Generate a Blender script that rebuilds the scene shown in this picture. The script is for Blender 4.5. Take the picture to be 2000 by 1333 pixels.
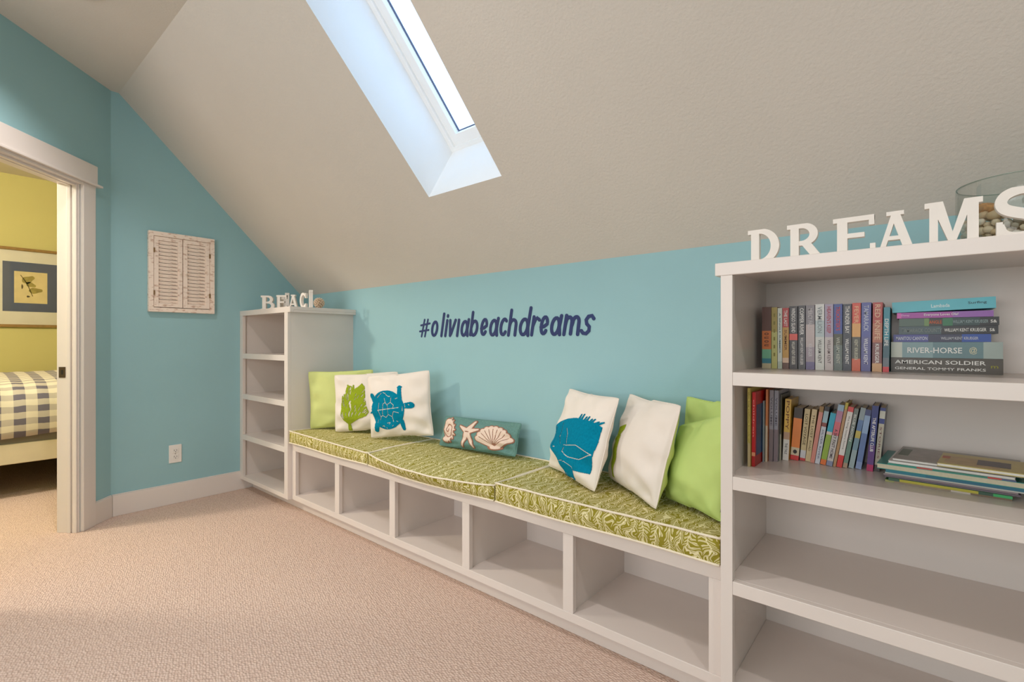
import bpy, bmesh, math, random
import numpy as np
from mathutils import Vector, Matrix, noise
random.seed(7)
PI = math.pi
sc = bpy.context.scene
COL = sc.collection
for o in list(bpy.data.objects):
    bpy.data.objects.remove(o)

# ------------------------------------------------------------------ camera, world, lights, exposure
cam = bpy.data.cameras.new('camera')
camo = bpy.data.objects.new('camera', cam)
COL.objects.link(camo)
camo.location = (3.5977, -1.7927, 1.0165)
camo.rotation_euler = (PI / 2, 0, 0.7004)
cam.sensor_width = 36
cam.lens = 17.096
cam.shift_y = 0.00065
cam.clip_start = 0.01
sc.camera = camo
sc.view_settings.view_transform = 'Standard'
sc.view_settings.look = 'None'
sc.view_settings.gamma = 1
sc.view_settings.use_curve_mapping = False
sc.view_settings.exposure = 0.0
sc.cycles.use_denoising = True
sc.cycles.max_bounces = 8
sc.cycles.diffuse_bounces = 6
sc.cycles.sample_clamp_indirect = 6

SKY = (0.44, 0.67, 1.0)
world = bpy.data.worlds.new('sky')
sc.world = world
world.use_nodes = True
bg = world.node_tree.nodes['Background']
bg.inputs[0].default_value = (*SKY, 1)
bg.inputs[1].default_value = 3.3

def light(name, kind, loc, power, color, **kw):
    d = bpy.data.lights.new(name, kind)
    d.energy = power
    d.color = color
    for k, v in kw.items():
        if k != 'rot':
            setattr(d, k, v)
    o = bpy.data.objects.new(name, d)
    o.location = loc
    o.rotation_euler = kw.get('rot', (0, 0, 0))
    COL.objects.link(o)
    return o

WARM = (1.0, 0.935, 0.90)
CANS = [(0.96, -1.42), (2.45, -1.30), (4.10, -1.30), (1.9, -3.1), (3.9, -3.1)]
for i, (x, y) in enumerate(CANS):
    light('downlight_lamp', 'SPOT', (x, y, 2.458), 38 if i == 0 else 30, WARM, spot_size=2.25, spot_blend=0.75, shadow_soft_size=0.035)
# fill light added at the rear wall to brighten the room
light('rear_fill_light', 'AREA', (2.9, -4.08, 1.45), 52, (0.98, 0.985, 1.0), shape='RECTANGLE', size=2.6, size_y=1.5, rot=(PI / 2, 0, 0))
# unseen point light added inside the closed bedroom
light('bedroom_fill', 'POINT', (-0.35, -2.6, 2.2), 105, (1.0, 0.92, 0.76), shadow_soft_size=0.12)

# ------------------------------------------------------------------ materials
def lin(c):
    c = c / 255
    return c / 12.92 if c <= 0.04045 else ((c + 0.055) / 1.055) ** 2.4
def L3(rgb):
    return tuple(lin(c) for c in rgb)
_m = {}
def mat(name, rgb, rough=0.5, var=0.04, scale=8, bump=0.0, bscale=60, spec=0.4, metal=0.0, bdist=0.002):
    if name in _m:
        return _m[name]
    m = bpy.data.materials.new(name)
    m.use_nodes = True
    nt = m.node_tree
    N, K = nt.nodes, nt.links
    b = N['Principled BSDF']
    b.inputs['Roughness'].default_value = rough
    b.inputs['Specular IOR Level'].default_value = spec
    b.inputs['Metallic'].default_value = metal
    c = L3(rgb)
    tc = N.new('ShaderNodeTexCoord')
    nz = N.new('ShaderNodeTexNoise')
    nz.inputs['Scale'].default_value = scale
    nz.inputs['Detail'].default_value = 3
    K.new(tc.outputs['Object'], nz.inputs['Vector'])
    r = N.new('ShaderNodeValToRGB')
    r.color_ramp.elements[0].position = 0.3
    r.color_ramp.elements[1].position = 0.7
    r.color_ramp.elements[0].color = (*[v * (1 - var) for v in c], 1)
    r.color_ramp.elements[1].color = (*[min(1, v * (1 + var)) for v in c], 1)
    K.new(nz.outputs['Fac'], r.inputs['Fac'])
    K.new(r.outputs['Color'], b.inputs['Base Color'])
    if bump:
        n2 = N.new('ShaderNodeTexNoise')
        n2.inputs['Scale'].default_value = bscale
        n2.inputs['Detail'].default_value = 4
        K.new(tc.outputs['Object'], n2.inputs['Vector'])
        bp = N.new('ShaderNodeBump')
        bp.inputs['Strength'].default_value = bump
        bp.inputs['Distance'].default_value = bdist
        K.new(n2.outputs['Fac'], bp.inputs['Height'])
        K.new(bp.outputs['Normal'], b.inputs['Normal'])
    _m[name] = m
    return m

def nodes(name, rough=0.6, spec=0.3):
    m = bpy.data.materials.new(name)
    m.use_nodes = True
    b = m.node_tree.nodes['Principled BSDF']
    b.inputs['Roughness'].default_value = rough
    b.inputs['Specular IOR Level'].default_value = spec
    return m, m.node_tree.nodes, m.node_tree.links, b
def MATH(N, K, op, a, b=None, c=None):
    n = N.new('ShaderNodeMath')
    n.operation = op
    for i, v in enumerate((a, b, c)):
        if v is None:
            continue
        if isinstance(v, (int, float)):
            n.inputs[i].default_value = v
        else:
            K.new(v, n.inputs[i])
    return n.outputs[0]
def MIX(N, K, f, a, b):
    n = N.new('ShaderNodeMix')
    n.data_type = 'RGBA'
    if isinstance(f, (int, float)):
        n.inputs[0].default_value = f
    else:
        K.new(f, n.inputs[0])
    for i, v in ((6, a), (7, b)):
        if isinstance(v, tuple):
            n.inputs[i].default_value = (*v, 1)
        else:
            K.new(v, n.inputs[i])
    return n.outputs[2]

BLUE = mat('blue_wall_paint', (156, 196, 203), 0.75, 0.015, 3, 0.25, 180, 0.25, bdist=0.001)
CEIL = mat('ceiling_paint', (216, 208, 199), 0.85, 0.012, 3, 0.5, 110, 0.2, bdist=0.0025)
TRIM = mat('white_trim_paint', (230, 221, 215), 0.32, 0.012, 4, spec=0.45)
CAB = mat('white_cabinet_paint', (225, 215, 208), 0.3, 0.012, 4, spec=0.45)
YEL = mat('yellow_wall_paint', (208, 198, 130), 0.8, 0.015, 3, 0.2, 180, 0.2)
SHAFT = mat('white_shaft_paint', (248, 248, 246), 0.6, 0.01)
WHITE = mat('white_painted_wood', (238, 230, 222), 0.5, 0.02, 20)
OUTW = mat('outlet_plastic', (240, 236, 230), 0.3, 0.01)
DARK = mat('dark_slot', (30, 28, 26), 0.6)
BRONZE = mat('bronze_metal', (92, 76, 62), 0.4, 0.08, metal=0.7)
CREAMP = mat('cream_piping', (240, 228, 205), 0.8, 0.04, 60)
PWHITE = mat('white_cotton', (236, 226, 216), 0.95, 0.02, 12, 0.3, 500, 0.1, bdist=0.0006)
LIME = mat('lime_cotton', (206, 214, 140), 0.95, 0.03, 12, 0.3, 500, 0.1, bdist=0.0006)
LIME2 = mat('bright_lime_cotton', (196, 218, 132), 0.95, 0.03, 12, 0.3, 500, 0.1, bdist=0.0006)
TURQ = mat('turquoise_embroidery', (0, 128, 160), 0.95, 0.12, 120, 0.6, 700, 0.1)
OLIVEM = mat('green_embroidery', (150, 168, 40), 0.95, 0.12, 120, 0.6, 700, 0.1)
PAPER = mat('page_paper', (222, 212, 192), 0.9, 0.06, 300)
NAVY = mat('navy_vinyl', (38, 52, 104), 0.5, 0.06, 3)
GREYBAND = mat('grey_box_spring', (132, 124, 110), 0.9)

# carpet
def carpet():
    m, N, K, b = nodes('looped_carpet', 0.95, 0.1)
    tc = N.new('ShaderNodeTexCoord')
    mp = N.new('ShaderNodeMapping')
    mp.inputs['Scale'].default_value = (0.8, 1.35, 1)
    mp.inputs['Rotation'].default_value = (0, 0, 0.5)
    K.new(tc.outputs['Object'], mp.inputs['Vector'])
    v = N.new('ShaderNodeTexVoronoi')
    v.inputs['Scale'].default_value = 100
    v.inputs['Randomness'].default_value = 0.55
    K.new(mp.outputs[0], v.inputs['Vector'])
    n = N.new('ShaderNodeTexNoise')
    n.inputs['Scale'].default_value = 260
    K.new(tc.outputs['Object'], n.inputs['Vector'])
    big = N.new('ShaderNodeTexNoise')
    big.inputs['Scale'].default_value = 2.2
    K.new(tc.outputs['Object'], big.inputs['Vector'])
    h = MATH(N, K, 'SUBTRACT', MATH(N, K, 'MULTIPLY', n.outputs['Fac'], 0.5), v.outputs['Distance'])
    r = N.new('ShaderNodeValToRGB')
    r.color_ramp.elements[0].position = 0.15
    r.color_ramp.elements[0].color = (*L3((230, 206, 192)), 1)
    r.color_ramp.elements[1].position = 0.75
    r.color_ramp.elements[1].color = (*L3((202, 174, 160)), 1)
    K.new(v.outputs['Distance'], r.inputs['Fac'])
    c = MIX(N, K, MATH(N, K, 'MULTIPLY', big.outputs['Fac'], 0.25), r.outputs['Color'], L3((218, 194, 176)))
    K.new(c, b.inputs['Base Color'])
    bp = N.new('ShaderNodeBump')
    bp.inputs['Strength'].default_value = 0.8
    bp.inputs['Distance'].default_value = 0.006
    K.new(h, bp.inputs['Height'])
    K.new(bp.outputs['Normal'], b.inputs['Normal'])
    return m
CARPET = carpet()

# olive cushion fabric with cream leaf sprigs (UV in metres)
def leaf_fabric():
    m, N, K, b = nodes('olive_leaf_fabric', 0.9, 0.15)
    uv = N.new('ShaderNodeUVMap')
    nz = N.new('ShaderNodeTexNoise')
    nz.inputs['Scale'].default_value = 13
    nz.inputs['Detail'].default_value = 2
    K.new(uv.outputs[0], nz.inputs['Vector'])
    vm = N.new('ShaderNodeVectorMath')
    vm.operation = 'MULTIPLY_ADD'
    K.new(nz.outputs['Color'], vm.inputs[0])
    vm.inputs[1].default_value = (0.11, 0.11, 0)
    K.new(uv.outputs[0], vm.inputs[2])
    sp = N.new('ShaderNodeSeparateXYZ')
    K.new(vm.outputs[0], sp.inputs[0])
    x, y = sp.outputs[0], sp.outputs[1]
    q = MATH(N, K, 'ABSOLUTE', MATH(N, K, 'SUBTRACT', MATH(N, K, 'FRACT', MATH(N, K, 'MULTIPLY', x, 27)), 0.5))
    ph = MATH(N, K, 'ADD', MATH(N, K, 'MULTIPLY', y, 78), MATH(N, K, 'MULTIPLY', q, 3.4))
    s = MATH(N, K, 'SINE', MATH(N, K, 'MULTIPLY', ph, 2 * PI))
    vein = MATH(N, K, 'GREATER_THAN', s, 0.15)
    edge = MATH(N, K, 'LESS_THAN', q, 0.44)
    core = MATH(N, K, 'MULTIPLY', vein, edge)
    stem = MATH(N, K, 'LESS_THAN', q, 0.05)
    f = MATH(N, K, 'MAXIMUM', core, stem)
    # olive midrib inside every cream leaf
    rib = MATH(N, K, 'GREATER_THAN', s, 0.86)
    f = MATH(N, K, 'MULTIPLY', f, MATH(N, K, 'SUBTRACT', 1.0, MATH(N, K, 'MULTIPLY', rib, 0.7)))
    c = MIX(N, K, f, L3((146, 136, 46)), L3((234, 224, 178)))
    K.new(c, b.inputs['Base Color'])
    return m
LEAF = leaf_fabric()

def wood_washed():
    m, N, K, b = nodes('whitewashed_wood', 0.75, 0.2)
    tc = N.new('ShaderNodeTexCoord')
    mp = N.new('ShaderNodeMapping')
    mp.inputs['Scale'].default_value = (40, 22, 50)
    K.new(tc.outputs['Object'], mp.inputs['Vector'])
    n = N.new('ShaderNodeTexNoise')
    n.inputs['Scale'].default_value = 1.6
    n.inputs['Detail'].default_value = 6
    K.new(mp.outputs[0], n.inputs['Vector'])
    r = N.new('ShaderNodeValToRGB')
    e = r.color_ramp.elements
    e[0].position = 0.24
    e[0].color = (*L3((186, 140, 114)), 1)
    e[1].position = 0.46
    e[1].color = (*L3((248, 230, 216)), 1)
    K.new(n.outputs['Fac'], r.inputs['Fac'])
    K.new(r.outputs['Color'], b.inputs['Base Color'])
    return m
WASH = wood_washed()

def gingham():
    m, N, K, b = nodes('gingham_quilt', 0.9, 0.1)
    uv = N.new('ShaderNodeUVMap')
    sp = N.new('ShaderNodeSeparateXYZ')
    K.new(uv.outputs[0], sp.inputs[0])
    def band(s, per, off):
        fr = MATH(N, K, 'FRACT', MATH(N, K, 'ADD', MATH(N, K, 'DIVIDE', s, per), off))
        return MATH(N, K, 'LESS_THAN', fr, 0.5)
    a = band(sp.outputs[0], 0.112, 0.15)
    c_ = band(sp.outputs[1], 0.082, 0.0)
    f = MATH(N, K, 'MULTIPLY', MATH(N, K, 'ADD', a, c_), 0.5)
    r = N.new('ShaderNodeValToRGB')
    r.color_ramp.interpolation = 'CONSTANT'
    e = r.color_ramp.elements
    e[0].position = 0
    e[0].color = (*L3((234, 226, 204)), 1)
    e[1].position = 0.3
    e[1].color = (*L3((200, 192, 178)), 1)
    e2 = e.new(0.8)
    e2.color = (*L3((116, 112, 124)), 1)
    K.new(f, r.inputs['Fac'])
    K.new(r.outputs['Color'], b.inputs['Base Color'])
    return m
GING = gingham()

def glass(name, t=0.9, tint=(1, 1, 1), rough=0.02):
    m = bpy.data.materials.new(name)
    m.use_nodes = True
    N, K = m.node_tree.nodes, m.node_tree.links
    N.remove(N['Principled BSDF'])
    tr = N.new('ShaderNodeBsdfTransparent')
    tr.inputs[0].default_value = (*tint, 1)
    gl = N.new('ShaderNodeBsdfGlossy')
    gl.inputs['Roughness'].default_value = rough
    lw = N.new('ShaderNodeLayerWeight')
    lw.inputs[0].default_value = 0.35
    mp = MATH(N, K, 'MULTIPLY', lw.outputs['Fresnel'], 1 - t + 0.25)
    mx = N.new('ShaderNodeMixShader')
    K.new(mp, mx.inputs[0])
    K.new(tr.outputs[0], mx.inputs[1])
    K.new(gl.outputs[0], mx.inputs[2])
    K.new(mx.outputs[0], N['Material Output'].inputs[0])
    return m
PANE = glass('window_glass', 0.95)
VGLASS = glass('vase_glass', 0.85, (0.97, 0.99, 0.98))

# ------------------------------------------------------------------ helpers
def tag(o, label=None, cat=None, group=None, kind=None):
    if label: o['label'] = label
    if cat: o['category'] = cat
    if group: o['group'] = group
    if kind: o['kind'] = kind
    return o
def root(name, loc=(0, 0, 0), rotz=0, **kw):
    o = bpy.data.objects.new(name, None)
    o.empty_display_size = 0.05
    o.location = loc
    o.rotation_euler = (0, 0, rotz)
    COL.objects.link(o)
    return tag(o, **kw)

class MB:
    """collects shapes into one mesh"""
    def __init__(s):
        s.v, s.f, s.mi = [], [], []
    def add(s, vs, fs, mi=0):
        n = len(s.v)
        s.v += [tuple(v) for v in vs]
        s.f += [tuple(i + n for i in f) for f in fs]
        s.mi += [mi] * len(fs)
        return s
    def box(s, x0, x1, y0, y1, z0, z1, mi=0, M=None):
        vs = [Vector((x, y, z)) for x in (x0, x1) for y in (y0, y1) for z in (z0, z1)]
        if M: vs = [M @ v for v in vs]
        return s.add(vs, [(0, 1, 3, 2), (4, 6, 7, 5), (0, 4, 5, 1), (2, 3, 7, 6), (0, 2, 6, 4), (1, 5, 7, 3)], mi)
    def prism(s, pts, f0, f1, mi=0):
        """pts 2D polygon; f0/f1 map (a,b) to the two 3D ends"""
        n = len(pts)
        vs = [f0(*p) for p in pts] + [f1(*p) for p in pts]
        fs = [tuple(range(n))[::-1], tuple(range(n, 2 * n))] + [(i, (i + 1) % n, (i + 1) % n + n, i + n) for i in range(n)]
        return s.add(vs, fs, mi)
    def tube(s, pts, r, n=8, mi=0, closed=False, rfun=None):
        pts = [Vector(p) for p in pts]
        rings = []
        for i, p in enumerate(pts):
            a = pts[i - 1] if (i or closed) else p
            b = pts[(i + 1) % len(pts)] if (i < len(pts) - 1 or closed) else p
            t = (b - a).normalized()
            u = t.cross(Vector((0, 0, 1)))
            if u.length < 0.1: u = t.cross(Vector((0, 1, 0)))
            u.normalize()
            w = t.cross(u)
            rr = rfun(i / (len(pts) - 1)) if rfun else r
            rings.append([p + u * rr * math.cos(2 * PI * k / n) + w * rr * math.sin(2 * PI * k / n) for k in range(n)])
        vs = [v for R in rings for v in R]
        fs = []
        m = len(pts)
        for i in range(m if closed else m - 1):
            j = (i + 1) % m
            for k in range(n):
                fs.append((i * n + k, i * n + (k + 1) % n, j * n + (k + 1) % n, j * n + k))
        if not closed:
            fs += [tuple(range(n))[::-1], tuple((m - 1) * n + k for k in range(n))]
        return s.add(vs, fs, mi)
    def lathe(s, prof, c=(0, 0, 0), n=32, mi=0):
        vs, fs = [], []
        for r, z in prof:
            vs += [(c[0] + r * math.cos(2 * PI * k / n), c[1] + r * math.sin(2 * PI * k / n), c[2] + z) for k in range(n)]
        for i in range(len(prof) - 1):
            for k in range(n):
                fs.append((i * n + k, i * n + (k + 1) % n, (i + 1) * n + (k + 1) % n, (i + 1) * n + k))
        return s.add(vs, fs, mi)
    def build(s, name, mats, parent=None, smooth=False, bevel=0, loc=None, uv=None, fix=True, **kw):
        me = bpy.data.meshes.new(name)
        me.from_pydata(s.v, [], s.f)
        for m in (mats if isinstance(mats, (list, tuple)) else [mats]):
            me.materials.append(m)
        me.polygons.foreach_set('material_index', s.mi)
        if uv:
            ul = me.uv_layers.new(name='UVMap')
            for l in me.loops:
                ul.data[l.index].uv = uv[l.vertex_index]
        if fix:
            bm = bmesh.new()
            bm.from_mesh(me)
            bmesh.ops.recalc_face_normals(bm, faces=bm.faces)
            bm.to_mesh(me)
            bm.free()
        if smooth:
            me.polygons.foreach_set('use_smooth', [True] * len(me.polygons))
        me.update()
        o = bpy.data.objects.new(name, me)
        COL.objects.link(o)
        if parent: o.parent = parent
        if loc: o.location = loc
        if bevel:
            b = o.modifiers.new('bevel', 'BEVEL')
            b.width = bevel
            b.segments = 2
            b.limit_method = 'ANGLE'
            b.angle_limit = 0.7
        return tag(o, **kw)

def box(name, x0, x1, y0, y1, z0, z1, m, parent=None, bevel=0, **kw):
    return MB().box(x0, x1, y0, y1, z0, z1).build(name, m, parent, bevel=bevel, **kw)

def text_mesh(txt, w, h, bold=0.0, shear=0.0, res=2):
    """mesh data of a flat text scaled to fit w x h, centred, in its xy plane"""
    c = bpy.data.curves.new('text', 'FONT')
    c.body = txt
    c.resolution_u = res
    c.offset = bold
    c.shear = shear
    c.extrude = 0.0
    o = bpy.data.objects.new('text', c)
    COL.objects.link(o)
    dg = bpy.context.evaluated_depsgraph_get()
    me = bpy.data.meshes.new_from_object(o.evaluated_get(dg))
    bpy.data.objects.remove(o)
    co = np.array([v.co[:] for v in me.vertices])
    if len(co) == 0:
        return me
    lo, hi = co.min(0), co.max(0)
    s = (hi - lo)
    for v in me.vertices:
        v.co.x = (v.co.x - (lo[0] + hi[0]) / 2) * w / s[0]
        v.co.y = (v.co.y - (lo[1] + hi[1]) / 2) * h / max(s[1], 1e-6)
        v.co.z = 0
    return me
def put_text(txt, w, h, M, m, parent, name='title', bold=0.012):
    me = text_mesh(txt, w, h, bold)
    me.materials.clear()
    me.materials.append(m)
    me.transform(M)
    o = bpy.data.objects.new(name, me)
    COL.objects.link(o)
    o.parent = parent
    return o

# ------------------------------------------------------------------ the setting
H, ZK, YC, YW = 2.4733, 1.361, -1.0996, -1.136
R2 = 0.70711
def DW(t, off, z):
    """door wall: t along it from the corner, off out into the room"""
    return Vector((t * R2 + off * R2, YW - t * R2 + off * R2, z))
def dbox(b, t0, t1, o0, o1, z0, z1, mi=0):
    vs = [DW(t, o, z) for t in (t0, t1) for o in (o0, o1) for z in (z0, z1)]
    return b.add(vs, [(0, 1, 3, 2), (4, 6, 7, 5), (0, 4, 5, 1), (2, 3, 7, 6), (0, 2, 6, 4), (1, 5, 7, 3)], mi)

box('floor', -2.6, 5.4, -4.35, 0.45, -0.06, 0.0, CARPET, kind='structure')
box('ceiling', -2.6, 5.4, -4.35, YC, H, H + 0.1, CEIL, kind='structure')
# sloping ceiling with the skylight shaft cut through it
UP = Vector((0, YC, H - ZK)).normalized()
NO = Vector((0, -UP.z, UP.y)) * -1
if NO.z < 0: NO = -NO
def SL(x, s, t):
    p = Vector((x, 0, ZK)) + UP * s + NO * t
    return p
SX0, SX1, SS0, SS1, ST = 1.854, 2.302, 0.456, 1.46, 0.28
SLEN = math.hypot(YC, H - ZK)
b = MB()
def slab(x0, x1, s0, s1, s0o=None):
    s0o = s0 if s0o is None else s0o
    vs = [SL(x, s, t) for x in (x0, x1) for (s, t) in ((s0, 0), (s1, 0), (s1, ST), (s0o, ST))]
    b.add(vs, [(0, 1, 2, 3), (7, 6, 5, 4), (0, 4, 5, 1), (1, 5, 6, 2), (2, 6, 7, 3), (3, 7, 4, 0)])
slab(-0.12, SX0, -0.3, SLEN + 0.3)
slab(SX1, 5.4, -0.3, SLEN + 0.3)
slab(SX0, SX1, SS1, SLEN + 0.3)
vs = [SL(x, s, t) for x in (SX0, SX1) for (s, t) in ((-0.3, 0), (SS0, 0), (SS0 + 0.075, ST), (-0.3, ST))]
b.add(vs, [(0, 1, 2, 3), (7, 6, 5, 4), (0, 4, 5, 1), (1, 5, 6, 2), (2, 6, 7, 3), (3, 7, 4, 0)])
# cut everything that would stick into the room or past the flat ceiling
o = b.build('ceiling_slope', [CEIL, SHAFT], kind='structure')
for p in o.data.polygons:
    c = p.center
    s_c = (c - Vector((0, 0, ZK))).dot(UP)
    if abs(p.normal.dot(NO)) < 0.9 and SX0 - 0.01 < c.x < SX1 + 0.01 and SS0 - 0.01 < s_c < SS1 + 0.01: p.material_index = 1
me = o.data
bm = bmesh.new(); bm.from_mesh(me)
bmesh.ops.bisect_plane(bm, geom=bm.verts[:] + bm.edges[:] + bm.faces[:], plane_co=(0, 0, H + 0.1), plane_no=(0, 0, 1), clear_outer=False)
bm.to_mesh(me); bm.free()
# skylight
wnd = root('window_1', SL((SX0 + SX1) / 2, (SS0 + SS1) / 2, ST), kind='structure', label='skylight window with a white frame set deep in the sloping ceiling')
def slocal(x, s, t):
    return SL(x, s, t) - wnd.location
def sbox(b, x0, x1, s0, s1, t0, t1, mi=0):
    vs = [slocal(x, s, t) for x in (x0, x1) for s in (s0, s1) for t in (t0, t1)]
    b.add(vs, [(0, 1, 3, 2), (4, 6, 7, 5), (0, 4, 5, 1), (2, 3, 7, 6), (0, 2, 6, 4), (1, 5, 7, 3)], mi)
def ring(b, x0, x1, s0, s1, w, t0, t1, mi=0):
    sbox(b, x0, x0 + w, s0, s1, t0, t1, mi); sbox(b, x1 - w, x1, s0, s1, t0, t1, mi)
    sbox(b, x0 + w, x1 - w, s0, s0 + w, t0, t1, mi); sbox(b, x0 + w, x1 - w, s1 - w, s1, t0, t1, mi)
b = MB(); ring(b, SX0 - 0.05, SX1 + 0.05, SS0 + 0.02, SS1 + 0.05, 0.075, ST, ST + 0.05)
b.build('frame', SHAFT, wnd)
b = MB(); ring(b, SX0 + 0.012, SX1 - 0.012, SS0 + 0.09, SS1 - 0.012, 0.055, ST + 0.012, ST + 0.045)
b.build('sash', SHAFT, wnd)
b = MB(); ring(b, SX0 + 0.067, SX1 - 0.067, SS0 + 0.145, SS1 - 0.067, 0.004, ST + 0.038, ST + 0.0455)
b.build('gasket', mat('grey_blue_gasket', (84, 92, 118), 0.6), wnd)
b = MB(); sbox(b, SX0 + 0.03, SX1 - 0.03, SS0 + 0.1, SS1 - 0.03, ST + 0.046, ST + 0.052)
b.build('pane', PANE, wnd)

# knee wall, left gable wall, door wall and the walls behind the camera
box('wall_front', -0.12, 5.4, 0, 0.12, 0, ZK + 0.03, BLUE, kind='structure')
b = MB()
P = [(0.0, 0), (YW, 0), (YW, H), (YC, H), (0.0, ZK)]
b.prism(P, lambda y, z: (0, y, z), lambda y, z: (-0.12, y, z))
b.build('wall_left', [BLUE], kind='structure')
TJ0, TJ1, ZH, WT = 0.225, 0.985, 1.862, 0.105
b = MB()
dbox(b, 0, TJ0, -WT, 0, 0, H); dbox(b, TJ1, 1.5, -WT, 0, 0, H); dbox(b, TJ0, TJ1, -WT, 0, ZH, H)
wd = b.build('wall_door', [BLUE, YEL], kind='structure')
for p in wd.data.polygons:
    if (p.normal - Vector((-R2, -R2, 0))).length < 0.1: p.material_index = 1
xe = 1.5 * R2
b = MB(); b.box(xe - 0.12, xe, -4.3, YW - 1.5 * R2 - 0.02, 0, H)
b.build('wall_side', BLUE, kind='structure')
# rear wall, cut open for a window added to suit the fill light
b = MB()
b.box(xe - 0.12, 1.5, -4.3, -4.2, 0, H); b.box(4.3, 5.4, -4.3, -4.2, 0, H)
b.box(1.5, 4.3, -4.3, -4.2, 0, 0.65); b.box(1.5, 4.3, -4.3, -4.2, 2.25, H)
b.build('wall_rear', BLUE, kind='structure')
w2 = root('added_window_2', (2.9, -4.25, 0.65), kind='structure')  # unseen window, added to go with the rear fill light
b = MB()
for x0, x1 in ((-1.4, -1.34), (-0.03, 0.03), (1.34, 1.4)): b.box(x0, x1, -0.04, 0.04, 0, 1.6)
b.box(-1.4, 1.4, -0.04, 0.04, 0, 0.06); b.box(-1.4, 1.4, -0.04, 0.04, 1.54, 1.6)
b.build('frame', TRIM, w2)
box('pane', -1.36, 1.36, -0.004, 0.004, 0.03, 1.57, PANE, w2)
box('sky_blocker', -1.38, 1.38, 0.035, 0.045, 0.0, 1.6, mat('sky_blocker_fabric', (232, 226, 214), 0.9), w2)  # opaque panel added to keep the sky light out
box('wall_right', 5.3, 5.4, -4.3, 0.12, 0, H + 0.1, BLUE, kind='structure')
# bedroom shell
box('wall_bedroom_back', -2.55, -2.45, -4.3, 0.4, 0, H, YEL, kind='structure')
box('wall_bedroom_right', -2.45, -0.12, 0.3, 0.4, 0, H, YEL, kind='structure')
box('wall_bedroom_left', -2.45, xe - 0.12, -4.3, -4.2, 0, H, YEL, kind='structure')
box('ceiling_bedroom', -2.55, -0.12, YC, 0.4, H, H + 0.1, CEIL, kind='structure')
b = MB(); b.box(-0.135, -0.1201, YW + 0.09, 0.3, 0, H)
b.build('wall_bedroom_side', YEL, kind='structure')

# baseboards
b = MB(); b.box(0, 0.014, YW + 0.006, -0.36, 0, 0.122); b.box(0, 0.008, YW + 0.004, -0.36, 0.122, 0.127)
b.build('baseboard_left', TRIM, bevel=0.002, kind='structure')
b = MB(); dbox(b, 0.006, 0.136, 0, 0.014, 0, 0.122); dbox(b, 0.004, 0.136, 0, 0.008, 0.122, 0.127)
b.build('baseboard_door', TRIM, bevel=0.002, kind='structure')
b = MB(); b.box(xe, xe + 0.014, -4.19, -2.25, 0, 0.126)
b.build('baseboard_side', TRIM, kind='structure')

# door opening: casing, head, jamb, strike plate
dr = root('door_1', DW(TJ0, 0, 0), kind='structure', label='white cased doorway to the yellow bedroom')
def dl(b, *a):
    n = len(b.v); dbox(b, *a)
    for i in range(n, len(b.v)): b.v[i] = tuple(Vector(b.v[i]) - dr.location)
for t0, t1, nm in ((0.136, 0.222, 'casing'), (TJ1 + 0.003, TJ1 + 0.089, 'casing')):
    b = MB(); dl(b, t0, t1, -0.004, 0.018, 0, 1.872); b.build(nm, TRIM, dr, bevel=0.003)
b = MB(); dl(b, 0.128, TJ1 + 0.097, 0, 0.022, 1.884, 1.985); b.build('head_casing', TRIM, dr, bevel=0.002)
b = MB(); dl(b, 0.105, TJ1 + 0.115, 0, 0.034, 1.872, 1.884); dl(b, 0.222, TJ1 + 0.003, -0.004, 0.018, ZH - 0.004, 1.872); b.build('head_fillet', TRIM, dr, bevel=0.002)
b = MB()
for tt, s_ in ((TJ0, 1), (TJ1, -1)):
    a0, a1 = sorted((tt - 0.012 * s_, tt + 0.006 * s_))
    dl(b, a0, a1, -WT - 0.004, 0.0, 0, ZH + 0.01)
dl(b, TJ0, TJ1, -WT - 0.004, 0.0, ZH - 0.006, ZH + 0.012)
b.build('jamb', TRIM, dr, bevel=0.002)
b = MB()
for o0, o1 in ((-0.026, -0.004), (-0.052, -0.034)):
    dl(b, TJ0 + 0.006, TJ0 + 0.017, o0, o1, 0, ZH - 0.006)
    dl(b, TJ1 - 0.017, TJ1 - 0.006, o0, o1, 0, ZH - 0.006)
    dl(b, TJ0 + 0.017, TJ1 - 0.017, o0, o1, ZH - 0.017, ZH - 0.006)
b.build('stop_moulding', TRIM, dr, bevel=0.002)
b = MB(); dl(b, TJ0 + 0.006, TJ0 + 0.008, -0.098, -0.066, 0.825, 0.882)
sp_ = b.build('strike_plate', BRONZE, dr)
b = MB(); dl(b, TJ0 + 0.008, TJ0 + 0.0085, -0.086, -0.076, 0.842, 0.866)
b.build('latch_hole', DARK, sp_)

# recessed ceiling lights
for x, y in CANS:
    t = root('ceiling_light', (x, y, H), label=['round recessed downlight in the ceiling nearest the gable wall', 'round recessed downlight in the ceiling before the middle of the bench', 'round recessed downlight in the ceiling before the wide bookcase', 'round recessed downlight in the rear of the room, nearer the door', 'round recessed downlight in the rear of the room, farther from the door'][CANS.index((x, y))], cat='ceiling light', group='recessed downlights in the flat ceiling')
    MB().lathe([(0.052, 0.0), (0.055, -0.006), (0.085, -0.006), (0.09, 0.0)], n=32).build('trim_ring', TRIM, t, smooth=True)
    MB().lathe([(0.0, -0.003), (0.052, -0.003)], n=24).build('lens', mat('downlight_lens', (250, 240, 225), 0.4), t)

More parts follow.
